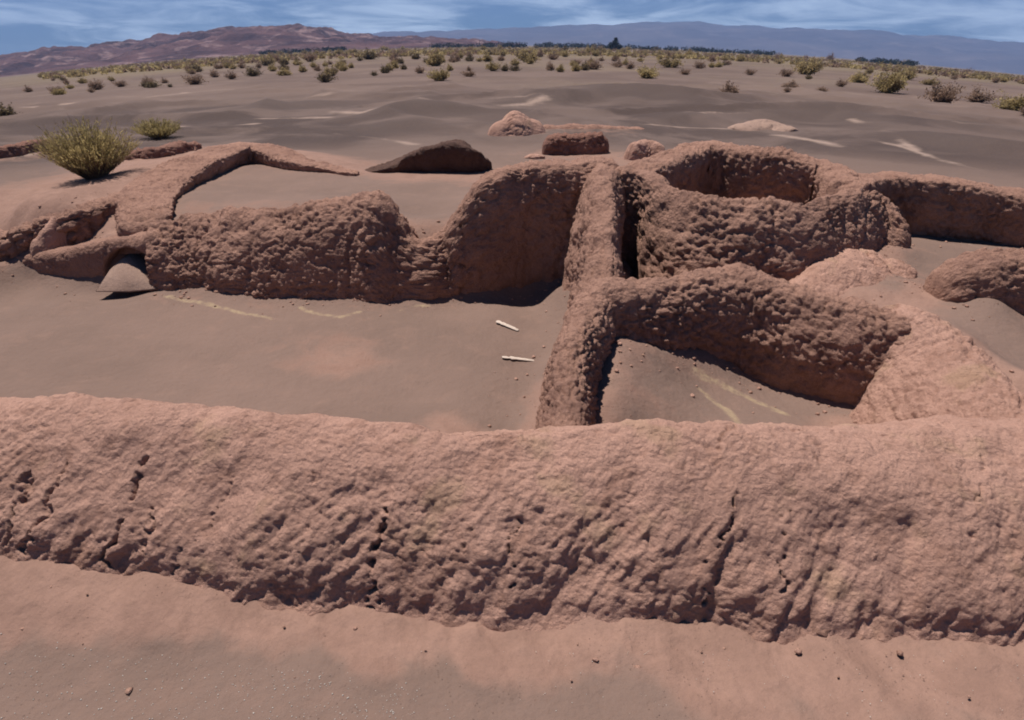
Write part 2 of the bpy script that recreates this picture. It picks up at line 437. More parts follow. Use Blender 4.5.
# foreground wall -- travels left to right, right hand = camera side
wall('adobe_wall', [(-420, 400, 1.05, 1.0, 0.9, .22, 0), (-200, 396, 1.08, 1.02, 0.9, .22, 0), (0, 399, 1.10, 1.02, 0.85, .24, 0), (150, 410, 1.12, 1.0, 0.8, .18, 0), (300, 421, 1.12, 0.98, 0.75, .05, 0),
      (450, 429, 1.10, 1.0, 0.65, .01, 0.1), (600, 429, 1.10, 1.05, 0.7, .0, .3), (750, 430, 1.08, 1.13, 0.7, .0, .15), (880, 430, 1.06, 1.22, 0.75, .0, .35), (1024, 429, 1.05, 1.28, 0.8, .03, .6),
      (1230, 446, 1.0, 1.2, 0.8, .08, .5), (1450, 455, 0.95, 1.2, 0.8, .05, .4)],
     'long thick rounded mud wall lying right across the foreground, cracked face', 'wall', M_FG, step=0.015, n=1.62, clod=0.10, amp=0.012, big=0.13, bigs=1.3, seed=3,
     cracks=CR, under=0.06, ridge=0.040, hatch=0.020, pinkF=0.9, pinkB=0.5, flareF=0.14, flareB=0.1, rimnoise=0.03)

# left round house, with the notch and the tall dark back
wall('adobe_wall', [(150, 220, 1.12, .8, .45, 0, .8, .05, 1.75), (200, 212, 1.24, .85, .5, 0, 1.0, .05, 1.75), (240, 208, 1.38, .85, .5, 0, 1.0, .05, 1.8), (300, 204, 1.48, .82, .5, 0, 1.0, .05, 1.95), (350, 195, 1.68, .72, .45, 0, 1.0, .1, 2.1), (380, 190, 1.79, .64, .42, 0, 1.0),
      (400, 215, 1.38, .58, .4, 0, 1.0), (420, 236, 1.03, .52, .4, 0, .95), (440, 233, 1.03, .52, .4, 0, .95), (457, 203, 1.55, .5, .4, 0, .95, .15, 2.8), (482, 176, 2.0, .46, .45, 0, .95, -.12, 4), (525, 164, 2.14, .48, .5, 0, .95, -.14, 4.5), (575, 160, 2.2, .48, .5, 0, 1.0, -.14, 4.5), (612, 160, 2.2, .4, .5, .2, 1.0, -.2, 4)],
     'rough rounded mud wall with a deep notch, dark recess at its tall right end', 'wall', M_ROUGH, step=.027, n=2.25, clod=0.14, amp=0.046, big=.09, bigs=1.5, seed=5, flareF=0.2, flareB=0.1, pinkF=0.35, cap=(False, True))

wall('adobe_wall', [(142, 212, 1.17, .55, .5, .9, .78), (152, 194, 1.22, .5, .7, 1.0, 1.05), (176, 174, 1.3, .45, .95, 1.0, 1.2), (213, 155, 1.42, .4, .95, 1.0, 1.28), (250, 145, 1.47, .35, .8, 1.0, 1.2), (295, 159, 1.25, .3, .6, 1.0, 1.05), (345, 169, 1.08, .25, .4, .98, .95)],
     'low crumbling mud rim around the sand filled room behind the rounded wall', 'wall', M_ROUGH, step=.03, n=8, clod=0.14, amp=0.045, seed=8, pinkF=.5, pinkB=.9, cap=(True, True), flareF=-.5)

# spur coming forward from the tall wall
wall('adobe_wall', [(606, 160, 2.2, .5, .5, .5, .9), (605, 180, 2.06, .52, .36, .2, .7), (609, 205, 1.9, .5, .24, 0, .5), (607, 225, 1.76, .42, .22, 0, .45), (611, 245, 1.62, .42, .22, 0, .45), (606, 266, 1.47, .5, .26, 0, .5), (604, 288, 1.36, .5, .35, 0, .6)],
     'sunlit wall spur dropping toward the viewer beside the narrow dark slot', 'wall', M_ROUGH, step=.027, n=2.8, clod=0.13, amp=0.045, big=.12, bigs=1.6, rimnoise=.1, seed=11, flareF=0.15, flareB=-.2, cap=(True, False), pinkF=.3)

# middle wall with textured face
wall('adobe_wall', [(622, 166, 2.14, .3, .5, .3, .9, -.3, 5), (648, 176, 2.05, .18, .4, .3, .85, -.2, 4.5), (674, 187, 1.98, .45, .34, .3, .85), (705, 194, 1.93, .66, .34, .35, .8), (760, 199, 1.87, .66, .34, .45, .8), (805, 199, 1.86, .48, .38, .65, .8), (845, 192, 1.78, .45, .6, .8, .7), (878, 189, 1.66, .42, .55, .8, .6), (898, 213, 1.28, .42, .42, .75, .6)],
     'middle mud wall with a pitted sunlit face and rounded right end', 'wall', M_ROUGH, step=.027, n=1.8, clod=0.12, amp=0.042, big=.10, bigs=1.5, seed=13, flareF=0.4, pinkF=.7)

wall('adobe_wall', [(640, 166, 2.08, .4, .4, .9, .85), (668, 155, 2.05, .42, .5, .7, .85), (690, 147, 2.04, .42, .5, .6, .85), (702, 143, 2.05, .4, .5, .6, .85), (722, 143, 2.06, .4, .5, .6, .85), (760, 148, 2.04, .4, .5, .6, .8), (800, 156, 1.96, .4, .5, .6, .8), (828, 165, 1.83, .4, .5, .6, .8), (846, 178, 1.75, .4, .4, .6, .7)],
     'far mud wall curving behind the pitted middle wall, dark hollow below its rim', 'wall', M_ROUGH, step=.03, n=6, clod=0.13, amp=0.05, seed=17, flareF=-0.5)

wall('adobe_wall', [(850, 179, 1.74, .4, .5, .6, .8), (882, 173, 1.70, .4, .5, .58, .8), (930, 177, 1.67, .4, .5, .55, .8), (985, 184, 1.57, .4, .5, .5, .75), (1030, 192, 1.49, .4, .5, .5, .7), (1090, 205, 1.4, .4, .5, .5, .6), (1160, 225, 1.25, .4, .5, .5, .6)],
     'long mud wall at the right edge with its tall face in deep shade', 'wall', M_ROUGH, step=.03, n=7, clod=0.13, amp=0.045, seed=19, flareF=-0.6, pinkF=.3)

# front room: three walls
wall('adobe_wall', [(597, 288, 1.36, .35, .4, .85, .5), (640, 279, 1.4, .42, .4, .72, .5), (700, 271, 1.42, .45, .42, .42, .5), (742, 268, 1.42, .48, .45, .2, .6), (790, 281, 1.32, .5, .4, .05, .75), (840, 295, 1.24, .5, .35, 0, .85), (890, 307, 1.17, .5, .35, 0, .85), (915, 314, 1.12, .5, .4, 0, .8)],
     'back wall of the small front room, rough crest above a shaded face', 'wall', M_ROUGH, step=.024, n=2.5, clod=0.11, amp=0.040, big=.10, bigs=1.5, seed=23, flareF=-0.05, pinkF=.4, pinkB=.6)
wall('adobe_wall', [(598, 287, 1.36, .5, .3, 0, .85), (583, 316, 1.3, .40, .3, 0, .72), (573, 350, 1.2, .36, .28, 0, .62), (569, 385, 1.08, .34, .28, 0, .5), (567, 420, .98, .34, .28, 0, .4), (566, 455, .9, .36, .24, 0, .3)],
     'short left wall of the small front room, running down to the foreground wall', 'wall', M_ROUGH, step=.024, n=2.3, clod=0.09, amp=0.042, seed=27, flareF=0.1, flareB=0, pinkF=.6, cap=(True, False))
wall('adobe_wall', [(910, 306, 1.17, .55, .45, 0, .85), (945, 328, 1.08, .75, .5, 0, .8), (972, 358, .98, .8, .55, .02, .7), (1000, 393, .9, .75, .55, .1, .6), (1025, 425, .86, .65, .55, .2, .55), (1040, 450, .84, .6, .5, .2, .5)],
     'sloping right wall of the small front room, broad pink sunlit flank', 'wall', M_FG, step=.026, n=2.0, clod=0.11, amp=0.03, seed=29, flareF=0.3, flareB=.2, pinkF=.8, pinkB=.8)

wall('adobe_wall', [(968, 259, 1.28, .4, .45, .7, .6), (984, 252, 1.38, .45, .45, .75, .6), (1003, 250, 1.42, .48, .45, .75, .6), (1040, 254, 1.4, .48, .45, .6, .6), (1090, 268, 1.3, .45, .45, .6, .6)],
     'short rounded mud wall stub half buried in sand at the right edge', 'wall', M_ROUGH, step=.027, n=3.0, clod=0.12, amp=0.045, seed=31, flareF=0.0, pinkF=.5)
wall('rubble_mound', [(808, 276, .92, .7, .5, .72, .75), (836, 256, 1.0, .85, .6, .72, .75), (862, 247, 1.0, .8, .6, .7, .7), (888, 256, .9, .6, .5, .66, .64)],
     'low mound of pink crumbled mud between the middle wall and the front room', 'mound', M_FG, step=.027, n=1.6, clod=0.10, amp=0.03, seed=33, big=.09, flareF=0.3, pinkF=.8, pinkB=.7)

# left low walls
wall('adobe_wall', [(-150, 266, .16, .3, .4, 0, .08), (-60, 260, .20, .3, .4, 0, .15), (0, 254, .26, .3, .4, 0, .22), (50, 249, .46, .3, .42, 0, .4), (100, 240, .74, .28, .45, 0, .65), (154, 229, 1.0, .3, .5, 0, .95)],
     'low wall at the left edge rising to the rounded wall, shaded front', 'wall', M_ROUGH, n=4.0, clod=0.12, amp=0.02, big=.03, rimnoise=.03, alcove=(P(127, 291, 0)[0], 0.0, .60, .66, .62), seed=37, flareF=-0.2, pinkF=.2, pinkB=.7)
wall('adobe_wall', [(-120, 240, .68, .3, .5, .4, .6), (-40, 236, .72, .3, .5, .42, .7), (10, 228, .80, .3, .5, .45, .8), (50, 217, .97, .3, .55, .5, .9), (90, 205, 1.1, .3, .6, .62, 1.0), (133, 191, 1.2, .3, .6, .75, 1.05)],
     'crumbled upper wall below the big green bush, dark ragged face', 'wall', M_ROUGH, n=4.2, clod=0.16, amp=0.075, seed=41, flareF=-0.25, pinkF=.7, pinkB=.95)
wall('wall_stub', [(52, 216, 1.0, .2, .2, .45, .45), (44, 226, .86, .22, .2, .42, .45), (36, 238, .66, .22, .2, .3, .35)],
     'small sunlit wall stub bridging the two low walls at left', 'wall', M_FG, step=0.025, n=2.4, clod=0.09, amp=0.018, seed=43, pinkF=.6)

# far remnants
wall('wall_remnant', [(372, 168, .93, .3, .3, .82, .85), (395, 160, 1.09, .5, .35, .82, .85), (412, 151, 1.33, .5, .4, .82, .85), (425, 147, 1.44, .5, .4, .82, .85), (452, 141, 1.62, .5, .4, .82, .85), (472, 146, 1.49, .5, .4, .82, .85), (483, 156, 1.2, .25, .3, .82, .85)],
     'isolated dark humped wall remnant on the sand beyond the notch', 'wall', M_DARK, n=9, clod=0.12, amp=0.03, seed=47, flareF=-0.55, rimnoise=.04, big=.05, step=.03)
wall('wall_remnant', [(552, 135, 1.42, .35, .4, .85, .85), (575, 133, 1.48, .4, .4, .85, .85), (600, 132, 1.5, .4, .4, .85, .85)],
     'blocky reddish wall remnant standing behind the tall dark wall', 'wall', M_RED, n=4.2, clod=0.2, amp=0.06, seed=53, flareF=0.12, step=.03)
wall('wall_remnant', [(634, 142, 1.4, .3, .3, .9, .9), (648, 139, 1.45, .35, .35, .9, .9), (660, 143, 1.36, .3, .3, .9, .9)],
     'small rounded pinkish mud lump right of the blocky red remnant', 'wall', M_FG, n=2.3, clod=0.16, amp=0.035, seed=59, step=.03)
wall('adobe_mound', [(503, 119, 1.45, .55, .7, .88, .9), (515, 110, 1.75, .8, .9, .88, .9), (530, 119, 1.40, .6, .8, .88, .9)],
     'pointed pale mud mound out on the dark sand beyond the ruins', 'mound', M_FG, n=1.7, clod=0.3, amp=0.03, seed=61, step=.04, pinkF=.3, pinkB=.2)
wall('wall_remnant', [(522, 128, 1.0, .4, .6, .88, .9), (560, 125, 1.05, .4, .6, .88, .9), (600, 125, 1.06, .4, .6, .88, .9), (635, 127, .98, .35, .5, .88, .9)],
     'long low pink mud ridge right of the pointed mound', 'wall', M_ROUGH, n=2.0, clod=0.2, amp=0.03, seed=67, step=.04)
wall('adobe_mound', [(745, 124, 1.0, .7, .8, .82, .85), (765, 119, 1.14, .9, .9, .82, .85), (782, 125, .98, .7, .8, .82, .85)],
     'low pale rounded mound against the dark dune on the right', 'mound', M_SANDY, n=2.0, clod=0.3, amp=0.02, seed=71, step=.04, pinkF=.2, pinkB=.1)
wall('wall_remnant', [(-60, 147, 1.12, .25, .4, .75, .8), (0, 145, 1.16, .25, .4, .75, .85), (25, 142, 1.14, .25, .4, .78, .85), (46, 140, 1.1, .25, .4, .82, .85)],
     'low dark wall remnant left of the big green bush', 'wall', M_RED, n=3.6, clod=0.15, amp=0.04, seed=73, step=.035)
wall('wall_remnant', [(133, 150, 1.15, .3, .5, .92, .95), (158, 146, 1.22, .3, .5, .92, .95), (182, 141, 1.22, .3, .4, .92, .95), (192, 142, 1.12, .3, .4, .92, .9)],
     'broken low reddish wall remnant just right of the big green bush', 'wall', M_RED, n=3.2, clod=0.22, amp=0.07, seed=79, step=.035, pinkF=.8, pinkB=.5)

# ------------------------------------------------------------------ ground
for (px, py, z, k) in [
    # fore ground below the wall
    (0, 600, .16, .85), (100, 600, .10, .8), (0, 650, .06, .45), (0, 680, .03, .0), (0, 715, .02, -.5), (100, 660, .02, .3), (120, 690, 0, -.4), (120, 715, 0, -.6), (250, 640, .01, .6), (250, 690, 0, -.3), (250, 718, 0, -.6), (400, 660, .01, .75), (400, 700, 0, -.1), (400, 718, 0, -.5), (560, 660, .02, .8), (560, 705, 0, .1),
    (700, 690, .02, .8), (800, 700, .02, .75), (900, 700, .03, .8), (1000, 690, .05, .85), (1023, 718, .02, .7), (640, 718, 0, 0),
    # court
    (60, 300, 0, .05), (60, 340, 0, 0), (60, 375, 0, 0), (150, 320, 0, .05), (150, 370, 0, 0), (250, 320, .03, .15), (250, 350, 0, .25), (250, 385, 0, .1), (340, 318, .03, .25), (340, 350, 0, .6), (340, 378, 0, .55), (340, 400, 0, 0), (420, 320, .02, .1), (420, 360, 0, .15), (420, 400, 0, 0),
    (500, 310, .02, .15), (500, 350, 0, .05), (510, 380, 0, 0), (490, 410, .02, -.05), (550, 300, 0, .15), (-100, 300, 0, 0), (-100, 350, 0, 0), (-250, 300, 0, 0), (-250, 360, 0, 0), (-400, 330, 0, 0), (455, 413, .08, .6),
    # front room sand
    (622, 340, .76, .6), (655, 348, .6, .5), (640, 375, .6, .5), (690, 375, .32, .35), (630, 412, .5, .4), (720, 395, .2, .1), (760, 395, .1, .1), (700, 412, .32, .3), (790, 412, .06, .2), (830, 410, 0, .2), (860, 414, 0, .3),
    # round room interior
    (200, 190, 1.0, .3), (250, 165, 1.08, .35), (250, 180, 1.0, .1), (270, 195, 1.0, .05), (320, 185, 1.0, .05), (340, 178, .98, .1), (400, 195, .95, .0), (430, 200, .95, .0), (425, 215, .95, 0), (445, 182, .9, .4), (400, 180, .9, .6), (350, 175, .92, .5),
    # middle
    (840, 262, .80, .75), (855, 252, .86, .85), (800, 276, .8, .85), (870, 275, .75, .3), (900, 290, .74, .25), (920, 260, .64, .15), (930, 240, .58, .05), (960, 270, .55, .1), (985, 291, .95, .1), (995, 297, .93, .1), (970, 310, .74, .15), (1000, 330, .66, .05), (1010, 305, .78, .1), (1000, 360, .6, .1), (1022, 340, .62, 0), (1060, 340, .6, 0), (1100, 300, .6, 0), (1150, 340, .55, 0),
    (950, 325, .8, .6), (880, 290, .82, .6),
    # D, E rooms
    (760, 180, .6, .2), (960, 235, .52, .1), (1000, 250, .52, .1),
    # left trough and pink slope
    (60, 190, 1.05, .85), (20, 205, .95, .85), (100, 180, 1.12, .9), (130, 170, 1.12, .85), (60, 175, 1.0, .5), (20, 178, .95, .3), (20, 165, .9, 0), (-80, 200, .9, .7), (-80, 180, .9, .3), (140, 185, 1.12, .9), (170, 160, 1.08, .8), (-200, 220, .7, .5), (-200, 190, .85, .2),
    # sand behind the ruins
    (420, 178, .86, .7), (480, 180, .9, .7), (500, 165, .88, .15), (520, 145, .86, -.1), (610, 148, .88, .1), (700, 135, .86, -.1), (780, 140, .84, -.1), (850, 150, .82, -.1), (900, 160, .82, -.1), (960, 165, .8, -.1), (1020, 172, .78, -.1), (1100, 180, .75, 0),
    (430, 130, .86, -.2), (300, 140, .85, -.2), (230, 135, .85, -.2), (100, 140, .85, -.1), (20, 130, .82, -.1), (360, 155, .86, 0), (320, 150, .86, 0), (-100, 150, .8, 0)]:
    q = P(px, py, z); GC.append((q[0], q[1], z, k))
for (x, y, z) in [(-3, 0, 0), (0, 0, 0), (3, 0, 0), (-8, 2, 0), (8, 2, .1), (0, -4, 0), (-10, -6, 0), (10, -6, 0), (-14, 8, 0), (14, 8, .4), (-16, 14, .6), (16, 14, .6), (-20, 20, .8), (-10, 26, .85), (0, 28, .87), (10, 27, .85), (20, 22, .8), (0, 34, .87), (-14, 33, .85), (14, 33, .85), (-24, 8, .3), (24, 8, .5), (-24, -8, .2), (24, -8, .2), (0, -20, .2)]:
    GC.append((x, y, z, -.1))
G = np.array(GC)
_, ui = np.unique(np.round(G[:, :2] / 0.08), axis=0, return_index=True); G = G[ui]
K = np.sqrt(((G[:, None, :2] - G[None, :, :2]) ** 2).sum(-1) + 0.12); ng = len(G)
A = np.zeros((ng + 1, ng + 1)); A[:ng, :ng] = -K - 0.0 + (-0.03) * 0 - np.eye(ng) * 0.0; A[:ng, :ng] += np.eye(ng) * 0.03
A[ng, :ng] = 1; A[:ng, ng] = 1
WT = np.linalg.solve(A, np.vstack([G[:, 2:4], np.zeros((1, 2))]))
def rbf(x, y):
    out = np.zeros((len(x), 2))
    for i in range(0, len(x), 20000):
        d = np.sqrt((x[i:i+20000, None] - G[None, :, 0]) ** 2 + (y[i:i+20000, None] - G[None, :, 1]) ** 2 + 0.12)
        out[i:i+20000] = -d @ WT[:ng] + WT[ng]
    return out

# dunes of dark sand: crest pixels, height, front/back slope lengths
def far_base(x, y):
    r = np.hypot(x, y); az = np.degrees(np.arctan2(x, np.maximum(y, 1e-3) + np.where(y < 0, 0.0, 0)))
    az = np.degrees(np.arctan2(x, y)); a = np.clip(np.abs(az + 1.0), 0, 50)
    drop = np.tan(np.radians(2.0 * (a / 37.0) ** 2)) * (1 - 0.35 * sstep(0, 1, np.where(az > 0, 1, 0)) * 0.4)
    ramp = np.where(r > 22, r - 22 * (1 - np.exp(-0.0)) , 0)
    soft = np.sqrt((r - 30) ** 2 + 15 ** 2) / 2 + (r - 30) / 2
    return 0.86 - drop * soft
DUNES = []
for pts, h, wf, wb in [([(690, 116), (760, 114), (840, 111), (880, 120), (930, 132)], .40, 2.6, 6), ([(480, 103), (540, 100), (590, 96), (640, 100), (700, 108)], .5, 3.2, 8), ([(520, 92), (600, 91), (680, 99), (740, 106)], .4, 4, 9),
                       ([(345, 117), (420, 112), (480, 108)], .3, 3, 6), ([(340, 128), (400, 126), (450, 124)], .15, 2, 4), ([(930, 118), (980, 122), (1040, 128)], .25, 2, 5), ([(880, 128), (960, 140), (1030, 152)], .22, 2, 4),
                       ([(200, 108), (290, 104), (350, 101)], .25, 3, 6), ([(650, 122), (690, 118), (735, 124)], .3, 1.6, 3.5)]:
    DUNES.append((np.array([P(a, b, 0.9)[:2] for a, b in pts]), h, wf, wb))
def seg_dist(x, y, pl, with_side=False):
    best = np.full(len(x), 1e9); side = np.zeros(len(x)); u = np.zeros(len(x))
    for i, (a, b) in enumerate(zip(pl[:-1], pl[1:])):
        ab = b - a; L2 = ab @ ab
        t = np.clip(((x - a[0]) * ab[0] + (y - a[1]) * ab[1]) / L2, 0, 1)
        dx, dy = x - a[0] - t * ab[0], y - a[1] - t * ab[1]; d = np.hypot(dx, dy)
        m = d < best; best = np.where(m, d, best)
        side = np.where(m, np.sign(dx * -ab[1] + dy * ab[0]), side); u = np.where(m, i + t, u)
    return best, side, u / (len(pl) - 1)
def height(x, y, detail=True, full=False):
    x = np.asarray(x, float).ravel(); y = np.asarray(y, float).ravel()
    r = np.hypot(x, y); z = far_base(x, y); pink = np.zeros(len(x)) - .1
    near = r < 36
    if near.any():
        v = rbf(x[near], y[near]); w = sstep(36, 23, r[near])
        z[near] = z[near] * (1 - w) + v[:, 0] * w; pink[near] = -.1 * (1 - w) + v[:, 1] * w
    dark = np.zeros(len(x))
    m = (r > 18) & (r < 160)
    if m.any():
        for pl, h, wf, wb in DUNES:
            d, sd, u = seg_dist(x[m], y[m], pl)
            e = np.sin(np.clip(u, 0.02, 0.98) * math.pi) ** 0.7
            w = np.where(sd > 0, wb, wf)
            pr = np.clip(1 - d / w, 0, 1); pr = pr * pr * (3 - 2 * pr)
            z[m] += h * e * pr
            dark[m] = np.maximum(dark[m], e * np.where(sd > 0, np.clip(1 - d / (wb * .35), 0, 1), sstep(1.4, .6, d / wf)))
    if detail:
        q = np.stack([x, y, x * 0], 1)
        a = np.clip((r - 20) / 40, 0, 1)
        z += 0.035 * fbm(q * 0.8, 4, 90) * sstep(2, 14, r) * 0.8 + 0.013 * fbm(q * 3.1, 4, 91)
        z += np.where(r < 90, .30 * np.clip(1 - np.abs(fbm(q * .10 + 5, 3, 107)) * 5, 0, 1) * sstep(24, 34, r) * sstep(90, 55, r), 0)
        z += a * (0.16 * fbm(q * 0.12, 4, 92) + 0.45 * fbm(q * 0.02, 3, 93) * np.clip(r / 300, 0, 1))
        lumps = np.clip(fbm(q * 7.0, 3, 95), 0, 1) * np.clip(pink, 0, 1) * (r < 40)
        z += 0.035 * lumps
    if full: return z, pink, dark
    return z

def ground_hit(px, py):
    d = ray(px, py); d = d / np.linalg.norm(d)
    t = np.concatenate([np.linspace(1.5, 60, 500), np.geomspace(60, 4000, 500)[1:]])
    pts = np.array([0, 0, CAM_H])[None] + t[:, None] * d[None]
    g = pts[:, 2] - height(pts[:, 0], pts[:, 1], detail=False)
    k = np.argmax(g < 0)
    if g[k] >= 0: return None
    a, b = g[k - 1], g[k]; f = a / (a - b)
    return pts[k - 1] + f * (pts[k] - pts[k - 1])

PALE = []
for pts, w in [([(25, 110), (70, 106), (120, 99), (185, 92)], .5), ([(205, 117), (240, 119), (330, 118)], .35), ([(335, 134), (380, 139), (415, 144)], .18), ([(330, 112), (360, 114), (395, 107)], .4), ([(400, 105), (470, 100), (560, 99)], .25),
               ([(210, 103), (280, 100), (330, 98)], .4), ([(500, 106), (530, 104), (555, 99)], .5), ([(680, 112), (740, 112), (790, 117)], .35), ([(850, 118), (880, 128), (900, 140), (915, 150)], .28), ([(870, 140), (900, 146), (940, 160), (990, 172)], .2), ([(925, 119), (960, 123), (1024, 130)], .3), ([(975, 138), (1000, 146), (1024, 152)], .2),
               ([(160, 125), (210, 128), (255, 124)], .3), ([(640, 124), (700, 128), (760, 130)], .15), ([(780, 135), (815, 140), (840, 146)], .3), ([(905, 224), (940, 228), (985, 250)], .05), ([(10, 158), (30, 156)], .2)]:  # the thin line before the right-edge wall paints a sunlit rim on the sand
    h = [ground_hit(*q) for q in pts]; h = [q[:2] for q in h if q is not None]
    PALE.append((np.array(h), w))
STRAW = []
for pts, w in [([(165, 296), (200, 303), (235, 311), (270, 318)], .10), ([(300, 308), (340, 318), (360, 312)], .10), ([(400, 310), (440, 304)], .06), ([(695, 372), (730, 388), (765, 405), (785, 414)], .11), ([(700, 390), (725, 408), (738, 424)], .09)]:
    h = [ground_hit(*q) for q in pts]; STRAW.append((np.array([q[:2] for q in h if q is not None]), w))

def build_ground():
    az = np.concatenate([np.arange(-53, 53.001, 0.2), np.arange(55, 305.1, 2.5)])
    rs = [0.06]
    while rs[-1] < 15000:
        r = rs[-1]; rs.append(r + max(0.02, r * (0.0105 if r < 70 else 0.022)))
    rs = np.array(rs); a = np.radians(az)
    x = (rs[:, None] * np.sin(a)[None]).ravel(); y = (rs[:, None] * np.cos(a)[None]).ravel()
    z, pink, dark = height(x, y, True, True)
    r = np.hypot(x, y)
    far = sstep(17, 26, r)
    q = np.stack([x, y, x * 0], 1)
    # scree fingers at the wall's foot
    fg = (y < 4.6) & (y > 0)
    pink = pink + np.where(fg, 0.45 * fbm(np.stack([x * 2.6 + .8 * y, y * .7, x * 0], 1), 3, 97), 0)
    z = z + np.where(fg, 0.05 * fbm(np.stack([x * 3.0 + .9 * y, y * .8, x * 0], 1), 3, 97) * sstep(.1, .6, pink), 0)
    pale = np.zeros(len(x))
    for pl, w in PALE:
        m = np.abs(r - np.hypot(*pl.mean(0))) < 60
        d, _, u = seg_dist(x[m], y[m], pl)
        ww = w * (1 + 0.6 * fbm(q[m] * .5, 3, 98))
        pale[m] = np.maximum(pale[m], np.clip(1.0 - d / np.maximum(ww * 2.2, .05), 0, 1) * np.clip(.75 + 1.2 * fbm(q[m] * .35 + 7, 3, 99), 0, 1))
    pale = pale * np.clip(1, 0, 1)
    st = np.zeros(len(x))
    for pl, w in STRAW:
        m = r < 16
        d, _, u = seg_dist(x[m], y[m], pl)
        st[m] = np.maximum(st[m], np.clip(1.3 - d / w, 0, 1) * .75)
    nR, nA = len(rs), len(az)
    idx = np.arange(nR * nA).reshape(nR, nA); nx = np.roll(idx, -1, axis=1)
    qd = np.stack([idx[:-1], idx[1:], nx[1:], nx[:-1]], -1).reshape(-1, 4)[:, ::-1]
    o = mesh_obj('ground', np.stack([x, y, z], 1), quads=qd, mat=M_GROUND, attrs=dict(scrub=sstep(70, 260, r) * .8, mid=sstep(20, 26, r) * sstep(62, 36, r + 10 * fbm(q * .06, 3, 102)) * (.55 + .45 * sstep(-.25, .2, fbm(q * .09, 3, 103))), pink=pink, far=far, pale=pale, dark=dark * .9, straw=st))
    o['kind'] = 'structure'
    nrm = o.data.polygons[len(qd) // 2].normal
    if nrm.z < 0:
        o.data.flip_normals()
    return o
build_ground()

# ------------------------------------------------------------------ hills and mountains
def pix_az_el(px, py):
    d = ray(px, py); return math.degrees(math.atan2(d[0], d[1])), math.atan2(d[2], math.hypot(d[0], d[1]))
def range_mesh(name, sky, r_c, r0, r1, mat, ns, nr, rough, seed, base_drop, gull):
    ae = np.array([pix_az_el(*p) for p in sky]); o_ = np.argsort(ae[:, 0]); ae = ae[o_]
    az = np.linspace(ae[0, 0], ae[-1, 0], ns); el = np.interp(az, ae[:, 0], ae[:, 1])
    el = np.convolve(np.pad(el, 4, 'edge'), np.ones(9) / 9, 'valid')
    rr = np.concatenate([np.linspace(r0, r_c, nr), np.linspace(r_c, r1, nr // 3)[1:]])
    R, Aa = np.meshgrid(rr, np.radians(az), indexing='ij')
    x, y = R * np.sin(Aa), R * np.cos(Aa)
    zc = CAM_H + r_c * np.tan(el)[None]
    q = np.stack([x.ravel(), y.ravel(), x.ravel() * 0], 1)
    gb = far_base(x.ravel(), y.ravel()).reshape(R.shape) - base_drop
    t = np.where(R <= r_c, (R - r0) / (r_c - r0), 1 - (R - r_c) / (r1 - r_c))
    nz = fbm(q / (gull * 2.2), 5, seed).reshape(R.shape); rg = (1 - 2 * np.abs(fbm(q / gull, 4, seed + 3))).reshape(R.shape)
    prof = np.clip(t, 0, 1) ** 0.9
    step_ = prof + 0.16 * nz * np.sin(np.pi * np.clip(t, 0, 1)) * 1.3 + 0.10 * rg * np.sin(np.pi * np.clip(t, 0, 1))
    z = gb + (zc - gb) * np.clip(step_, 0, 1.05) + rough * (fbm(q / (gull * .35), 4, seed + 7).reshape(R.shape)) * np.clip(t * 2, 0, 1)
    N, M = R.shape; idx = np.arange(N * M).reshape(N, M)
    qd = np.stack([idx[:-1, :-1], idx[:-1, 1:], idx[1:, 1:], idx[1:, :-1]], -1).reshape(-1, 4)
    o = mesh_obj(name, np.stack([x.ravel(), y.ravel(), z.ravel()], 1), quads=qd, mat=mat)
    if o.data.polygons[len(qd) // 3].normal.z < 0: o.data.flip_normals()
    o['kind'] = 'structure'
    return o
range_mesh('hills', [(-330, 110), (-200, 84), (-90, 66), (0, 57), (40, 51), (75, 47), (100, 45), (150, 39), (200, 32), (240, 29), (290, 27), (322, 28), (345, 34), (370, 37), (420, 39), (470, 41.5), (520, 45)], 2100, 1250, 2900, M_HILL, 620, 110, 15, 201, 2, 130)
range_mesh('mountains', [(250, 46), (340, 37), (390, 31), (440, 32), (500, 29), (560, 26), (620, 24), (680, 22), (740, 26), (800, 27), (880, 31), (960, 37), (1040, 43), (1150, 40), (1300, 60)], 9000, 6800, 11500, M_MTN, 420, 60, 40, 211, 5, 900)

# ------------------------------------------------------------------ shrubs
def strips(base, dirs, lens, rad, bend, segs=3, sides=3, seed=0):
    """thin curved tapering twigs"""
    r = np.random.default_rng(seed); n = len(base); V = []; Q = []
    up = np.array([0, 0, 1.0])
    side = np.cross(dirs, up[None]); side /= np.linalg.norm(side, axis=1)[:, None] + 1e-6
    s2 = np.cross(dirs, side)
    bd = r.normal(0, 1, (n, 3)) * bend
    cen = []
    for k in range(segs + 1):
        t = k / segs; c = base + dirs * (lens * t)[:, None] + bd * (lens * t * t)[:, None]; cen.append(c)
        ra = rad * (1 - .75 * t)
        for j in range(sides):
            an = 2 * math.pi * j / sides
            V.append(c + (side * math.cos(an) + s2 * math.sin(an)) * ra[:, None])
    V = np.stack(V, 1).reshape(-1, 3); per = (segs + 1) * sides
    for k in range(segs):
        for j in range(sides):
            a, b = k * sides + j, k * sides + (j + 1) % sides
            Q.append([a, b, b + sides, a + sides])
    Q = (np.arange(n)[:, None, None] * per + np.array(Q)[None]).reshape(-1, 4)
    return V, Q, cen
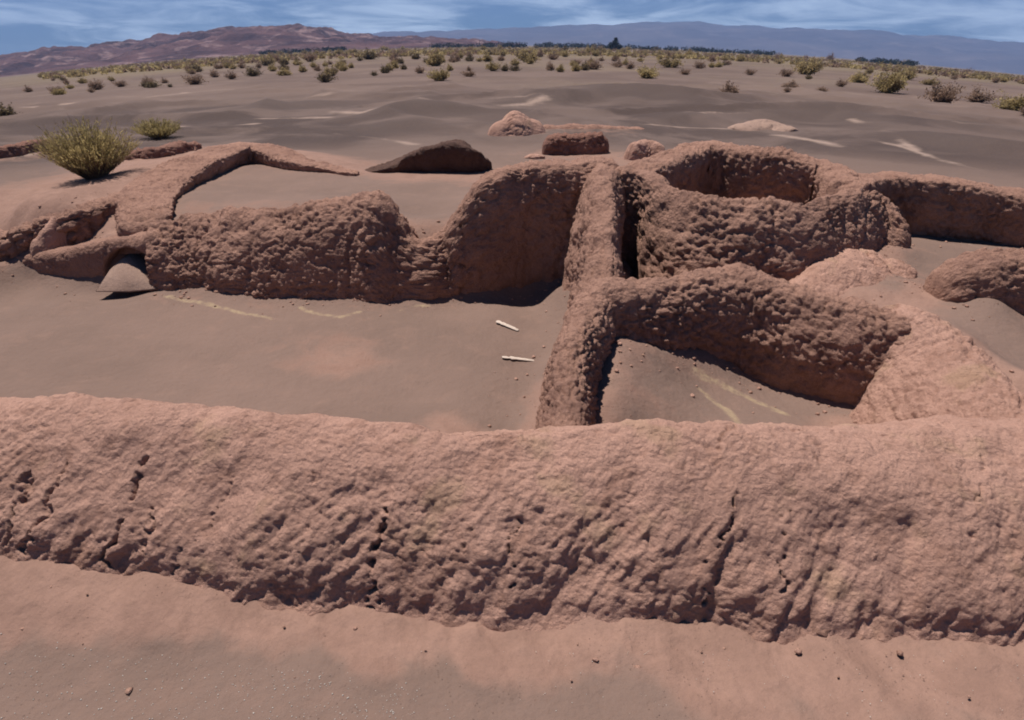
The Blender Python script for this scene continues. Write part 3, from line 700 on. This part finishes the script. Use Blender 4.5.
def leaves(pos, size, r, along=None, asp=2.2):
    n = len(pos); d = r.normal(0, 1, (n, 3)); d[:, 2] += .6
    if along is not None: d = d * .6 + along * 1.6
    d /= np.linalg.norm(d, axis=1)[:, None]; s = np.cross(d, r.normal(0, 1, (n, 3))); s /= np.linalg.norm(s, axis=1)[:, None] + 1e-6
    sz = size * r.uniform(.6, 1.4, n)[:, None]
    V = np.stack([pos - s * sz * .5 / asp, pos + s * sz * .5 / asp, pos + d * sz + s * sz * .3 / asp, pos + d * sz - s * sz * .3 / asp], 1).reshape(-1, 3)
    return V, np.arange(n * 4).reshape(-1, 4)

def big_broom(loc, w, h, label, seed, mat, nt=620, lean=0.0):
    r = np.random.default_rng(seed); root = empty('green_bush', loc, label, 'bush')
    an = r.uniform(0, 2 * math.pi, nt); sp = np.sqrt(r.uniform(0, 1, nt)) * 1.0
    hr = np.array([w * .5, h])
    d = np.stack([np.cos(an) * sp * hr[0], np.sin(an) * sp * hr[0], hr[1] * (1.02 - .42 * sp ** 2)], 1)
    d[:, 0] += lean * h
    ln = np.linalg.norm(d, axis=1); d /= ln[:, None]; ln = ln * (1.06 - .55 * r.random(nt) ** 1.5)
    b = np.stack([np.cos(an) * sp * w * .10, np.sin(an) * sp * w * .10, np.full(nt, -.03)], 1)
    V, Q, cen = strips(b, d, ln, np.full(nt, .0075) * r.uniform(.6, 1.5, nt), .08, 4, 3, seed)
    mesh_obj('stems', V, quads=Q, mat=M_TWIG, parent=root)
    P_, D_ = [], []
    for k in (2, 3, 4):
        for _ in range(9 if k > 2 else 3):
            f = r.uniform(0, 1, nt)[:, None]; p = cen[k - 1] * (1 - f) + cen[k] * f
            P_.append(p + r.normal(0, .018, p.shape)); D_.append(d)
    p = np.vstack(P_); D = np.vstack(D_)
    V, Q = leaves(p, .062, r, D, 4.2)
    mesh_obj('foliage', V, quads=Q, mat=mat, parent=root, smooth=False)
    return root

PROTO = {}
def shrub_mesh(kind, variant):
    key = (kind, variant)
    if key in PROTO: return PROTO[key]
    r = np.random.default_rng(variant * 31 + hash_kind[kind]); nt = 90
    an = r.uniform(0, 2 * math.pi, nt); sp = np.sqrt(r.uniform(0, 1, nt))
    d = np.stack([np.cos(an) * sp * .5, np.sin(an) * sp * .5, .62 * (1.0 - .75 * sp ** 2) + .04], 1)
    lob = 1 + .28 * np.sin(an * 2 + variant) + .18 * np.sin(an * 3 + 2 * variant)
    d *= (lob * r.uniform(.85, 1.05, nt))[:, None]
    ln = np.linalg.norm(d, axis=1); d /= ln[:, None]
    V1, Q1, _c = strips(np.zeros((nt, 3)), d, ln * .8, np.full(nt, .008), .10, 3, 3, variant)
    cen = strips(np.zeros((nt, 3)), d, ln, np.full(nt, .008), .10, 3, 3, variant)[2]
    nl = {'dry': 9, 'olive': 14, 'yellow': 14, 'dark': 14}[kind]
    pp = []
    for k in (1, 2, 3):
        for _ in range(nl if k > 1 else nl // 2):
            f = r.uniform(0, 1, nt)[:, None]; pp.append(cen[k - 1] * (1 - f) + cen[k] * f + r.normal(0, .035, (nt, 3)))
    p = np.vstack(pp); p[:, 2] = np.maximum(p[:, 2], .01)
    V2, Q2 = leaves(p, .055, r, None, 1.7)
    V = np.vstack([V1, V2]); Q = np.vstack([Q1, Q2 + len(V1)])
    top = V2.reshape(-1, 4, 3).mean(1)[:, 2]
    lm = {'dry': (M_DRY, M_DRY), 'olive': (M_OLIVE, M_YELL), 'yellow': (M_YELL, M_OLIVE), 'dark': (M_DKGR, M_OLIVE)}[kind]
    mi = np.concatenate([np.zeros(len(Q1)), np.where(r.uniform(0, 1, len(Q2)) < .25, 2, 1)])
    o = mesh_obj('desert_shrub', V, quads=Q, mat=[M_TWIG, lm[0], lm[1]], smooth=False, matidx=mi)
    PROTO[key] = o.data
    bpy.data.objects.remove(o)
    return PROTO[key]
hash_kind = dict(dry=1, olive=2, yellow=3, dark=4)
SHRUB_N = 0
def shrub(px, py, wpx, kind, label, hf=1.0, group='shrubs dotting the desert plain'):
    global SHRUB_N
    g = ground_hit(px, py)
    if g is None: return
    dep = project(g[None])[1][0]; w = wpx * dep / F_PX
    me = shrub_mesh(kind, SHRUB_N % 4); SHRUB_N += 1
    o = bpy.data.objects.new('desert_shrub', me); COL.objects.link(o)
    z = height(np.array([g[0]]), np.array([g[1]]))[0]
    o.location = (float(g[0]), float(g[1]), float(z) - .02 * w)
    o.rotation_euler = (0, 0, random.uniform(0, 6.28)); s = w * random.uniform(.92, 1.08)
    o.scale = (s, s, s * hf * random.uniform(.72, .95))
    tag(o, label, 'shrub', group)

LIST = [
 (8, 120, 20, 'dark', 'dark round shrub at the left edge, alone on the grey sand', 1.1),
 (325, 82, 18, 'dark', 'dark compact shrub standing forward of the shrub belt under the end of the red hills', 1),
 (440, 80, 21, 'yellow', 'yellow-green shrub with a rounded top standing foremost in the middle of the shrub belt', 1.1),
 (435, 66, 24, 'olive', 'wide olive shrub directly behind the foremost yellow-green one in the middle', 1.2),
 (469, 78, 15, 'dry', 'low greyish dry shrub just right of the foremost yellow-green one', .8),
 (505, 71, 10, 'dark', 'small dark shrub beside an olive shrub in the middle of the belt', 1),
 (493, 71, 15, 'olive', 'olive shrub touching a small dark shrub in the middle of the belt', .9),
 (529, 63, 24, 'olive', 'broad olive shrub beyond the pointed mud mound', .8),
 (593, 69, 23, 'dry', 'reddish brown shrub beyond the blocky wall remnant, below the lone tree', .8),
 (618, 67, 16, 'dry', 'grey-brown shrub below the lone dark tree on the horizon', .8),
 (647, 78, 26, 'yellow', 'yellowish shrub in front of a broad olive one, right of the lone tree', .75),
 (671, 68, 27, 'olive', 'broad olive shrub right of the lone tree on the horizon', .75),
 (685, 74, 14, 'dry', 'small sprawling brown shrub right of the yellowish one', .8),
 (729, 96, 24, 'dry', 'brown dry rounded shrub standing alone on bare sand above the dark dune', .9),
 (712, 62, 11, 'dry', 'small brown ball of a shrub on open sand near the skyline', 1),
 (806, 75, 28, 'olive', 'dark olive wide shrub at the head of a patch of dry scrub', .75),
 (786, 77, 16, 'dry', 'brown shrub at the left end of the wide dark olive one', .8),
 (790, 87, 24, 'dry', 'sprawling dry scrub patch on the sand before the wide olive shrub', .45),
 (822, 91, 18, 'dry', 'flat brown dry shrub at the right of the sprawling scrub patch', .5),
 (787, 93, 8, 'dry', 'tiny brown tuft at the front of the sprawling scrub patch', 1),
 (841, 87, 13, 'dry', 'dark brown upright shrub left of a low yellow-olive one', 1.0),
 (858, 83, 22, 'yellow', 'low yellow-olive shrub left of the tall yellow-topped one', .7),
 (889, 93, 30, 'yellow', 'large yellow-topped shrub, tallest of those on the right', 1.15),
 (906, 80, 22, 'olive', 'olive shrub just behind the large yellow-topped one', .8),
 (941, 103, 33, 'dry', 'large brown shrub right of the yellow-topped one', .95),
 (977, 101, 31, 'dry', 'wide reddish brown shrub between the large brown one and the right edge', .7),
 (1012, 113, 32, 'yellow', 'pale yellow and brown shrub cut by the right edge', .9),
 (1030, 117, 24, 'dry', 'brown shrub on the right edge under the pale yellow one', .8),
 (877, 67, 8, 'dark', 'small dark leaning shrub high on the plain above the yellow-topped one', 1),
 (930, 85, 18, 'olive', 'low olive shrub behind the large brown one on the right', .7),
 (253, 76, 15, 'dark', 'dark shrub below the middle of the red hills, forward in the belt', .9),
 (285, 75, 20, 'olive', 'wide low olive shrub below the highest part of the red hills', .6),
 (195, 84, 20, 'dry', 'brown shrub at the front of the belt left of the dark one', .8),
 (152, 88, 16, 'dark', 'dark shrub at the front of the belt above the smaller green bush', .8),
 (385, 73, 13, 'dark', 'dark shrub with a smaller one to its left, forward in the belt', .9),
 (370, 60, 20, 'dark', 'dark broad shrub right of the pale flat below the hills end', .8),
]
for a in LIST: shrub(a[0], a[1], a[2], a[3], a[4], a[5])
SM = {'dark': 'small dark shrub, one of many dotting the shrub belt', 'dry': 'small brown dry shrub, one of many dotting the shrub belt', 'olive': 'small olive shrub, one of many dotting the shrub belt', 'yellow': 'small yellowish shrub, one of many dotting the shrub belt'}
for (x, y, w, k) in [(57, 95, 14, 'dry'), (29, 92, 10, 'dry'), (97, 90, 16, 'dry'), (92, 93, 7, 'dry'), (121, 87, 14, 'dry'), (165, 83, 10, 'dry'), (170, 87, 6, 'dark'), (112, 81, 9, 'olive'), (83, 83, 11, 'olive'), (197, 72, 14, 'dark'), (215, 77, 13, 'dry'), (232, 79, 11, 'dry'),
    (220, 69, 10, 'dry'), (266, 66, 13, 'dark'), (285, 65, 13, 'dark'), (303, 72, 12, 'olive'), (310, 62, 17, 'dry'), (318, 71, 9, 'dry'), (340, 69, 15, 'olive'), (242, 68, 9, 'dry'), (360, 61, 7, 'dark'), (374, 75, 7, 'dark'), (404, 70, 9, 'dark'), (396, 63, 13, 'dry'), (420, 73, 13, 'dry'), (469, 71, 7, 'dry'), (456, 62, 11, 'dry'),
    (487, 62, 15, 'olive'), (416, 60, 12, 'dark'), (577, 70, 8, 'dry'), (630, 69, 12, 'dry'), (553, 60, 11, 'dry'), (750, 75, 12, 'dry'), (776, 60, 9, 'dry'), (700, 69, 13, 'dry'), (808, 80, 8, 'dark'), (833, 65, 7, 'dark'), (858, 62, 6, 'dark'), (938, 72, 7, 'dark'), (968, 73, 9, 'dry'), (955, 72, 6, 'dry'), (830, 60, 9, 'dry'), (806, 59, 7, 'dry'), (767, 61, 5, 'dry'), (905, 64, 8, 'olive'), (886, 60, 8, 'olive'), (985, 76, 7, 'olive'), (1005, 80, 9, 'olive'), (450, 71, 10, 'olive'), (515, 66, 12, 'olive'), (540, 57, 12, 'dry'), (565, 57, 9, 'olive'), (590, 54, 14, 'olive'), (640, 54, 9, 'dry'), (660, 56, 10, 'olive'), (690, 57, 12, 'olive')]:
    shrub(x, y, w, k, SM[k])
cnt = 0
while cnt < 195:
    x = random.uniform(40, 1010)
    hor = 44 + 34 * ((x - 500) / 512) ** 2 * (1 if x < 500 else .82)
    dens = (1.0 if 180 < x < 700 else .35) * (1.0 if math.sin(x * .045) + math.sin(x * .113 + 1) > -.3 else .25)
    if random.random() > dens: continue
    y = hor + 4 + abs(random.gauss(0, 1)) * (11 if x < 720 else 7)
    if y > hor + 30: continue
    w = random.uniform(5, 9) * (0.6 + (y - hor) / 24)
    k = random.choice(['dry', 'olive', 'olive', 'dark', 'yellow', 'dry'])
    shrub(x, y, w, k, SM[k]); cnt += 1

q = P(95, 177, 1.12)
big_broom((q[0], q[1], height([q[0]], [q[1]])[0]), 1.85, 1.25, 'large yellow-green broom-like bush on the pink soil above the left walls', 5, M_LEAFG, 700, 0)
q = ground_hit(160, 138)
big_broom((q[0], q[1], q[2]), 1.7, .7, 'smaller green bush behind the broken reddish remnant', 9, M_OLIVE if False else M_LEAFG, 320)

# far scrub that reads as one mass under the skyline
def scrub_mass():
    r = np.random.default_rng(4); n = 2900
    az = np.radians(r.uniform(-34, 37, n)); rr = 230 * np.exp(r.uniform(0, 1.6, n))
    x, y = rr * np.sin(az), rr * np.cos(az); z = height(x, y)
    w = r.uniform(1.0, 2.6, n); pts = np.repeat(np.stack([x, y, z], 1), 26, 0); ww = np.repeat(w, 26)
    off = r.normal(0, 1, pts.shape); off /= np.linalg.norm(off, axis=1)[:, None]; off[:, 2] = np.abs(off[:, 2]) * .7
    V, Q = leaves(pts + off * (ww * .45)[:, None], .75, r, None, 1.6)
    mi = np.repeat(r.choice([0, 0, 1, 2], n), 26)
    o = mesh_obj('distant_scrub', V, quads=Q, mat=[M_OLIVE, M_DRY, M_YELL], smooth=False, matidx=mi)
    tag(o, 'thin belt of far olive and brown scrub below the skyline', 'scrub', kind='stuff')
scrub_mass()

# trees on the skyline
def tree(px, Y_r, hgt, wid, label, seed, group=None):
    az = pix_az_el(px, 45)[0]; x, y = Y_r * math.sin(math.radians(az)), Y_r * math.cos(math.radians(az))
    z = height([x], [y])[0]; r = np.random.default_rng(seed)
    root = empty('tree', (x, y, z), label, 'tree', group)
    nb = 7; an = r.uniform(0, 6.28, nb)
    d = np.stack([np.cos(an) * .5, np.sin(an) * .5, np.full(nb, 1.0)], 1); d[0] = (0, 0, 1); d /= np.linalg.norm(d, axis=1)[:, None]
    b = np.zeros((nb, 3)); b[1:, 2] = hgt * .25
    V, Q, _ = strips(b, d, np.full(nb, hgt * .62), np.full(nb, hgt * .03), .1, 4, 6, seed)
    mesh_obj('trunk', V, quads=Q, mat=M_TWIG, parent=root)
    nc = 22; P_ = []
    for k in range(nc):
        u = r.uniform(0, 1); a_ = r.uniform(0, 6.28); q_ = wid * .42 * math.sqrt(r.uniform(0, 1)) * (1.1 - .75 * u); c = np.array([math.cos(a_) * q_, math.sin(a_) * q_, hgt * (.18 + .68 * u)])
        rad = wid * r.uniform(.10, .18) * (1.2 - .6 * u)
        o = r.normal(0, 1, (150, 3)); o /= np.linalg.norm(o, axis=1)[:, None]
        P_.append(c + o * rad * r.uniform(.5, 1.1, (150, 1)) * np.array([1, 1, .85]))
    V, Q = leaves(np.vstack(P_), hgt * .06, r, None, 1.5)
    mesh_obj('crown', V, quads=Q, mat=M_TREE, parent=root, smooth=False)
tree(615, 620, 10.5, 13, 'lone rounded dark tree standing highest on the skyline', 1)
def tree_belt():
    r = np.random.default_rng(14); P_ = []
    for (x0, x1, R0, R1, dens, hh) in [(258, 345, 900, 1000, .8, 5), (430, 600, 900, 1000, .8, 6.5), (600, 775, 900, 1000, .7, 5.5), (860, 922, 800, 900, .9, 5)]:
        n = int((x1 - x0) * dens)
        for _ in range(n):
            px = r.uniform(x0, x1); R_ = r.uniform(R0, R1); az = math.radians(pix_az_el(px, 45)[0])
            x, y = R_ * math.sin(az), R_ * math.cos(az); z = far_base(np.array([x]), np.array([y]))[0]
            h = hh * r.uniform(.5, 1.2); o = r.normal(0, 1, (60, 3)); o /= np.linalg.norm(o, axis=1)[:, None]
            P_.append(np.array([x, y, z + h * .45]) + o * np.array([h * .7, h * .7, h * .5]) * r.uniform(.5, 1.05, (60, 1)))
    V, Q = leaves(np.vstack(P_), 1.1, r, None, 1.5)
    o = mesh_obj('distant_woodland', V, quads=Q, mat=M_TREE, smooth=False)
    tag(o, 'thin dark line of far trees along the skyline', 'woodland', kind='stuff')
tree_belt()

# ------------------------------------------------------------------ small things
def rock(px, py, sz, label, name='stone', seed=1, mat=None, z=None, flat=.7, sink=.42, group=None):
    g = ground_hit(px, py) if z is None else P(px, py, z)
    n = 22; u, v = np.meshgrid(np.linspace(0, 2 * math.pi, 2 * n, endpoint=False), np.linspace(0.02, math.pi - .02, n), indexing='ij')
    d = np.stack([np.cos(u) * np.sin(v), np.sin(u) * np.sin(v), np.cos(v)], -1).reshape(-1, 3)
    rr = 1 + .30 * fbm(d * 1.3 + seed * 5, 3, seed) + .12 * fbm(d * 5 + seed, 3, seed + 2)
    f1, f2 = worley(d * 1.4 + seed * 3, seed); rr += .22 * (f1 - .5)
    p = d * rr[:, None] * np.array(sz)[None] * np.array([1, 1, flat]); p[:, 2] += sz[2] * flat * (1 - sink * 2)
    N, M = 2 * n, n; idx = np.arange(N * M).reshape(N, M); nx = np.roll(idx, -1, 0)
    qd = np.stack([idx[:, :-1], idx[:, 1:], nx[:, 1:], nx[:, :-1]], -1).reshape(-1, 4)
    o = mesh_obj(name, p, quads=qd, mat=mat or M_ROUGH)
    o.location = (float(g[0]), float(g[1]), float(g[2]))
    tag(o, label, 'stone', group)
    return o
rock(818, 628, (.10, .09, .10), 'fist sized mud clod at the right foot of the foreground wall', 'mud_clod', 3)
rock(240, 598, (.05, .04, .04), 'small dark clod under the left foot of the foreground wall', 'mud_clod', 6, M_RED)
rock(534, 158, (.28, .2, .15), 'small pale block at the left foot of the blocky red remnant', 'mud_clod', 8, M_FG, z=.88)

def stand_in():
    # added pale panel standing in for sunlit sand beyond the wall opening
    pts = [(95, 291), (110, 269), (122, 257), (131, 255), (141, 268), (157, 288), (130, 291)]
    n = 40; base = PY(126, 287, 10.9); base = P(126, 293, 0.0)
    f = [PY(x, y, base[1] + .02 + (290 - y) * .018) for x, y in pts]; f = np.array(f)
    c = f.mean(0); back = f + np.array([0, .22, .02])
    V = []; Q = []; m = len(f)
    rings = [0.0, .25, .5, .75, .93, 1.0]
    for k in rings: V.append(c + (f - c) * k + (np.array([0, -.05, .05]) * (1 - k ** 3))[None])
    V.append(back)
    V = np.vstack(V); T = []
    for k in range(len(rings)):
        for j in range(m):
            a, b = k * m + j, k * m + (j + 1) % m; Q.append([a, b, b + m, a + m])
    V[:, 2] -= .02
    V += .012 * np.stack([vnoise(V * 9, 1), vnoise(V * 9, 2), vnoise(V * 9, 3)], 1)
    o = mesh_obj('sand_stand_in', V, quads=Q, mat=M_SANDY, origin=base, smooth=False)
    bpy.context.view_layer.update()
    tag(o, 'pale triangular stand-in for the sunlit sand behind the arched gap of the low left wall', 'stand_in')
stand_in()

def stick(pa, pb, w, label, seed):
    a, b = ground_hit(*pa), ground_hit(*pb); L = np.linalg.norm(b - a); n = 14; V = []; Q = []
    d = (b - a) / L; s = np.cross(d, [0, 0, 1.0]); s /= np.linalg.norm(s); r = np.random.default_rng(seed)
    for k in range(n + 1):
        t = k / n; c = a + (b - a) * t + np.array([0, 0, .012 + .008 * math.sin(3 * t + seed)]) + s * .01 * math.sin(4 * t + seed)
        ww = w * (1 - .15 * t) * (1 + .2 * r.normal())
        if k in (0, n): ww *= .6
        for j in range(8):
            an = 2 * math.pi * j / 8; V.append(c + s * math.cos(an) * ww + np.array([0, 0, 1]) * math.sin(an) * ww * .3)
    for k in range(n):
        for j in range(8): Q.append([k * 8 + j, k * 8 + (j + 1) % 8, (k + 1) * 8 + (j + 1) % 8, (k + 1) * 8 + j])
    Q.append([7, 5, 2, 0]); 
    o = mesh_obj('bleached_stick', np.array(V), quads=Q, mat=M_WOOD, origin=a)
    tag(o, label, 'stick', 'bleached sticks on the court floor')
stick((497, 322), (518, 331), .045, 'tilted bleached stick on the court sand, the farther of two', 1)
stick((502, 358), (534, 361), .042, 'level bleached stick on the court sand, the nearer of two', 2)

def tuft(px, py, sz, n, label, seed):
    g = ground_hit(px, py); r = np.random.default_rng(seed); d = r.normal(0, 1, (n, 3)); d[:, 2] = np.abs(d[:, 2]) * .6 + .1
    d /= np.linalg.norm(d, axis=1)[:, None]; b = r.normal(0, sz * .4, (n, 3)); b[:, 2] = 0
    V, Q, _ = strips(b, d, r.uniform(.5, 1, n) * sz, np.full(n, .0022), .3, 4, 3, seed)
    o = mesh_obj('straw_tuft', V, quads=Q, mat=M_WOOD); o.location = Vector([float(c) for c in g]); tag(o, label, 'straw')
tuft(632, 648, .09, 26, 'wisp of pale straw at the middle foot of the foreground wall', 3)

def crumbs():
    # fallen mud crumbs along the wall feet and on the far shoulder of the foreground wall
    r = np.random.default_rng(33); pts = []
    for c in WALLS:
        m = len(c)
        if np.hypot(*c[:, :2].mean(0)) > 17: continue
        tgt = np.gradient(c[:, :2], axis=0); tgt /= np.linalg.norm(tgt, axis=1)[:, None] + 1e-9
        for _ in range(int(m * .95)):
            i = r.integers(0, m); sd = r.choice([-1, 1]); off = (c[i, 2] if sd > 0 else c[i, 3]) * 1.08 + abs(r.normal(0, .22)) * r.choice([.5, 1, 1.8])
            if c[i, 1] < 5.4 and abs(c[i, 0]) < 8 and m > 700:
                if sd > 0 and r.random() < .8: continue
                off += .05
            pts.append((c[i, 0] + sd * tgt[i, 1] * off, c[i, 1] - sd * tgt[i, 0] * off, .006 + .026 * r.random() ** 4))
    pts = np.array(pts); z = height(pts[:, 0], pts[:, 1])
    ic = np.array([[0, 1, 1.618], [0, -1, 1.618], [0, 1, -1.618], [0, -1, -1.618], [1, 1.618, 0], [-1, 1.618, 0], [1, -1.618, 0], [-1, -1.618, 0], [1.618, 0, 1], [-1.618, 0, 1], [1.618, 0, -1], [-1.618, 0, -1]]) / 1.9
    f = np.array([[0, 1, 8], [0, 8, 4], [0, 4, 5], [0, 5, 9], [0, 9, 1], [1, 9, 7], [1, 7, 6], [1, 6, 8], [8, 6, 10], [8, 10, 4], [4, 10, 2], [4, 2, 5], [5, 2, 11], [5, 11, 9], [9, 11, 7], [3, 2, 10], [3, 10, 6], [3, 6, 7], [3, 7, 11], [3, 11, 2]])
    V, T = [], []
    for i, (a, b, sz) in enumerate(pts):
        V.append(np.array([a, b, z[i] + sz * .3]) + ic * sz * r.uniform(.6, 1.3, (12, 1)) * np.array([r.uniform(.8, 1.4), r.uniform(.8, 1.4), .7])); T.append(f + 12 * i)
    o = mesh_obj('mud_crumbs', np.vstack(V), tris=np.vstack(T), mat=M_FG, smooth=False)
    tag(o, 'small fallen mud crumbs strewn along the feet of the walls', 'rubble', kind='stuff')
crumbs()

def grains():
    r = np.random.default_rng(21); V = []; T = []
    pts = []
    for _ in range(420):
        x = r.uniform(0, 420); y = r.uniform(640 + .1 * x, 720)
        pts.append((x, y, r.uniform(.002, .006)))
    for _ in range(160): pts.append((r.uniform(300, 1024), r.uniform(650, 720), r.uniform(.002, .005)))
    X = np.array([P(a, b, 0.02) for a, b, _ in pts]); X[:, 2] = height(X[:, 0], X[:, 1])
    oc = np.array([[1, 0, 0], [-1, 0, 0], [0, 1, 0], [0, -1, 0], [0, 0, 1], [0, 0, -1]], float)
    of = np.array([[0, 2, 4], [2, 1, 4], [1, 3, 4], [3, 0, 4], [2, 0, 5], [1, 2, 5], [3, 1, 5], [0, 3, 5]])
    for i, (a, b, s) in enumerate(pts):
        V.append(X[i] + [0, 0, s * .5] + oc * s * r.uniform(.6, 1.3, (6, 1))); T.append(of + 6 * i)
    o = mesh_obj('gravel_grains', np.vstack(V), tris=np.vstack(T), mat=M_GRAIN, smooth=False)
    tag(o, 'scattered pale gravel grains on the grey sand at the bottom', 'gravel', kind='stuff')
grains()

# ------------------------------------------------------------------ haze
def haze():
    x0, x1, y0, y1, z0, z1 = -11900, 11900, -300, 12600, -640, 900
    zmin = -700
    V = [(x, y, z) for z in (zmin, z1) for y in (y0, y1) for x in (x0, x1)]
    Q = [(0, 2, 3, 1), (4, 5, 7, 6), (0, 1, 5, 4), (2, 6, 7, 3), (0, 4, 6, 2), (1, 3, 7, 5)]
    m = bpy.data.materials.new('haze_air'); m.use_nodes = True; t = m.node_tree
    t.nodes.remove(t.nodes['Principled BSDF'])
    v = t.nodes.new('ShaderNodeVolumePrincipled'); v.inputs['Color'].default_value = (0.36, 0.55, 1.0, 1); v.inputs['Density'].default_value = 0.000115
    v.inputs['Anisotropy'].default_value = 0.0
    t.links.new(v.outputs[0], t.nodes['Material Output'].inputs['Volume'])
    o = mesh_obj('haze', V, quads=Q, mat=m, smooth=False)
    tag(o, 'pale bluish desert haze over the plain', 'haze', kind='stuff')
HAZE = True
if HAZE: haze()

# ------------------------------------------------------------------ light, sky, camera
SUN_EL, SUN_AZ = 70.0, -50.0       # azimuth measured from +Y (view direction) towards +X
to_sun = Vector((math.cos(math.radians(SUN_EL)) * math.sin(math.radians(SUN_AZ)), math.cos(math.radians(SUN_EL)) * math.cos(math.radians(SUN_AZ)), math.sin(math.radians(SUN_EL))))
sl = bpy.data.lights.new('sun', 'SUN'); sl.energy = 5.0; sl.angle = math.radians(0.5); sl.color = (1.0, 0.955, 0.89)
so = bpy.data.objects.new('sun', sl); COL.objects.link(so); so.rotation_euler = (-to_sun).to_track_quat('-Z', 'Y').to_euler(); so.location = to_sun * 40
w = bpy.data.worlds.new('World'); S.world = w; w.use_nodes = True; t = w.node_tree; bg = t.nodes['Background']
sky = t.nodes.new('ShaderNodeTexSky'); sky.sky_type = 'NISHITA'; sky.sun_disc = False
sky.sun_elevation = math.radians(SUN_EL); sky.sun_rotation = math.radians(SUN_AZ); sky.altitude = 2400; sky.air_density = 1.0; sky.dust_density = 0.3; sky.ozone_density = 2.0
tc = t.nodes.new('ShaderNodeTexCoord'); sep = t.nodes.new('ShaderNodeSeparateXYZ'); t.links.new(tc.outputs['Generated'], sep.inputs[0])
def wm(op, a, b):
    x = t.nodes.new('ShaderNodeMath'); x.operation = op
    for s_, v in ((x.inputs[0], a), (x.inputs[1], b)):
        if isinstance(v, (int, float)): s_.default_value = v
        else: t.links.new(v, s_)
    return x.outputs[0]
zz = wm('ADD', wm('MAXIMUM', sep.outputs[2], 0.0), 0.12)
comb = t.nodes.new('ShaderNodeCombineXYZ'); t.links.new(wm('DIVIDE', sep.outputs[0], zz), comb.inputs[0]); t.links.new(wm('DIVIDE', sep.outputs[1], zz), comb.inputs[1])
n1 = t.nodes.new('ShaderNodeTexNoise'); n1.inputs['Scale'].default_value = 0.85; n1.inputs['Detail'].default_value = 7; n1.inputs['Roughness'].default_value = 0.6; n1.inputs['Distortion'].default_value = 0.6
t.links.new(comb.outputs[0], n1.inputs['Vector'])
mr = t.nodes.new('ShaderNodeMapRange'); mr.interpolation_type = 'SMOOTHSTEP'; mr.inputs['From Min'].default_value = 0.36; mr.inputs['From Max'].default_value = 0.68; mr.inputs['To Max'].default_value = 0.9
t.links.new(n1.outputs['Fac'], mr.inputs['Value'])
tint = t.nodes.new('ShaderNodeMix'); tint.data_type = 'RGBA'; tint.blend_type = 'MULTIPLY'; tint.inputs[0].default_value = 1; tint.inputs[7].default_value = (0.34, 0.62, 0.92, 1)
t.links.new(sky.outputs[0], tint.inputs[6])
cm = t.nodes.new('ShaderNodeMix'); cm.data_type = 'RGBA'; cm.inputs[7].default_value = (21, 25, 28.5, 1)
fo = t.nodes.new('ShaderNodeMapRange'); fo.interpolation_type = 'SMOOTHSTEP'; fo.inputs['From Min'].default_value = 0.12; fo.inputs['From Max'].default_value = 0.4; fo.inputs['To Min'].default_value = 1.0; fo.inputs['To Max'].default_value = 0.08
t.links.new(sep.outputs[2], fo.inputs['Value']); fy = t.nodes.new('ShaderNodeMapRange'); fy.interpolation_type = 'SMOOTHSTEP'; fy.inputs['From Min'].default_value = 0.1; fy.inputs['From Max'].default_value = 0.6
t.links.new(sep.outputs[1], fy.inputs['Value']); t.links.new(wm('MULTIPLY', wm('MULTIPLY', mr.outputs[0], fy.outputs[0]), fo.outputs[0]), cm.inputs[0]); t.links.new(tint.outputs[2], cm.inputs[6]); t.links.new(cm.outputs[2], bg.inputs['Color'])  # clouds limited to low sky ahead; unseen sky kept clear to cut wall fill
bg.inputs['Strength'].default_value = 0.05

cam = bpy.data.cameras.new('camera'); cam.sensor_width = 36; cam.lens = 36 * F_PX / 1024; cam.clip_end = 60000; cam.clip_start = 0.05
co = bpy.data.objects.new('camera', cam); COL.objects.link(co); co.location = (0, 0, CAM_H); co.rotation_euler = (math.pi / 2 - PITCH, 0, 0)
S.camera = co
S.view_settings.view_transform = 'Standard'; S.view_settings.look = 'None'; S.view_settings.exposure = 0.27; S.view_settings.gamma = 1.0; S.view_settings.use_curve_mapping = False
S.render.engine = 'CYCLES'; S.cycles.use_denoising = True; S.cycles.max_bounces = 6; S.cycles.diffuse_bounces = 1; S.cycles.volume_bounces = 0
S.cycles.filter_width = 1.9
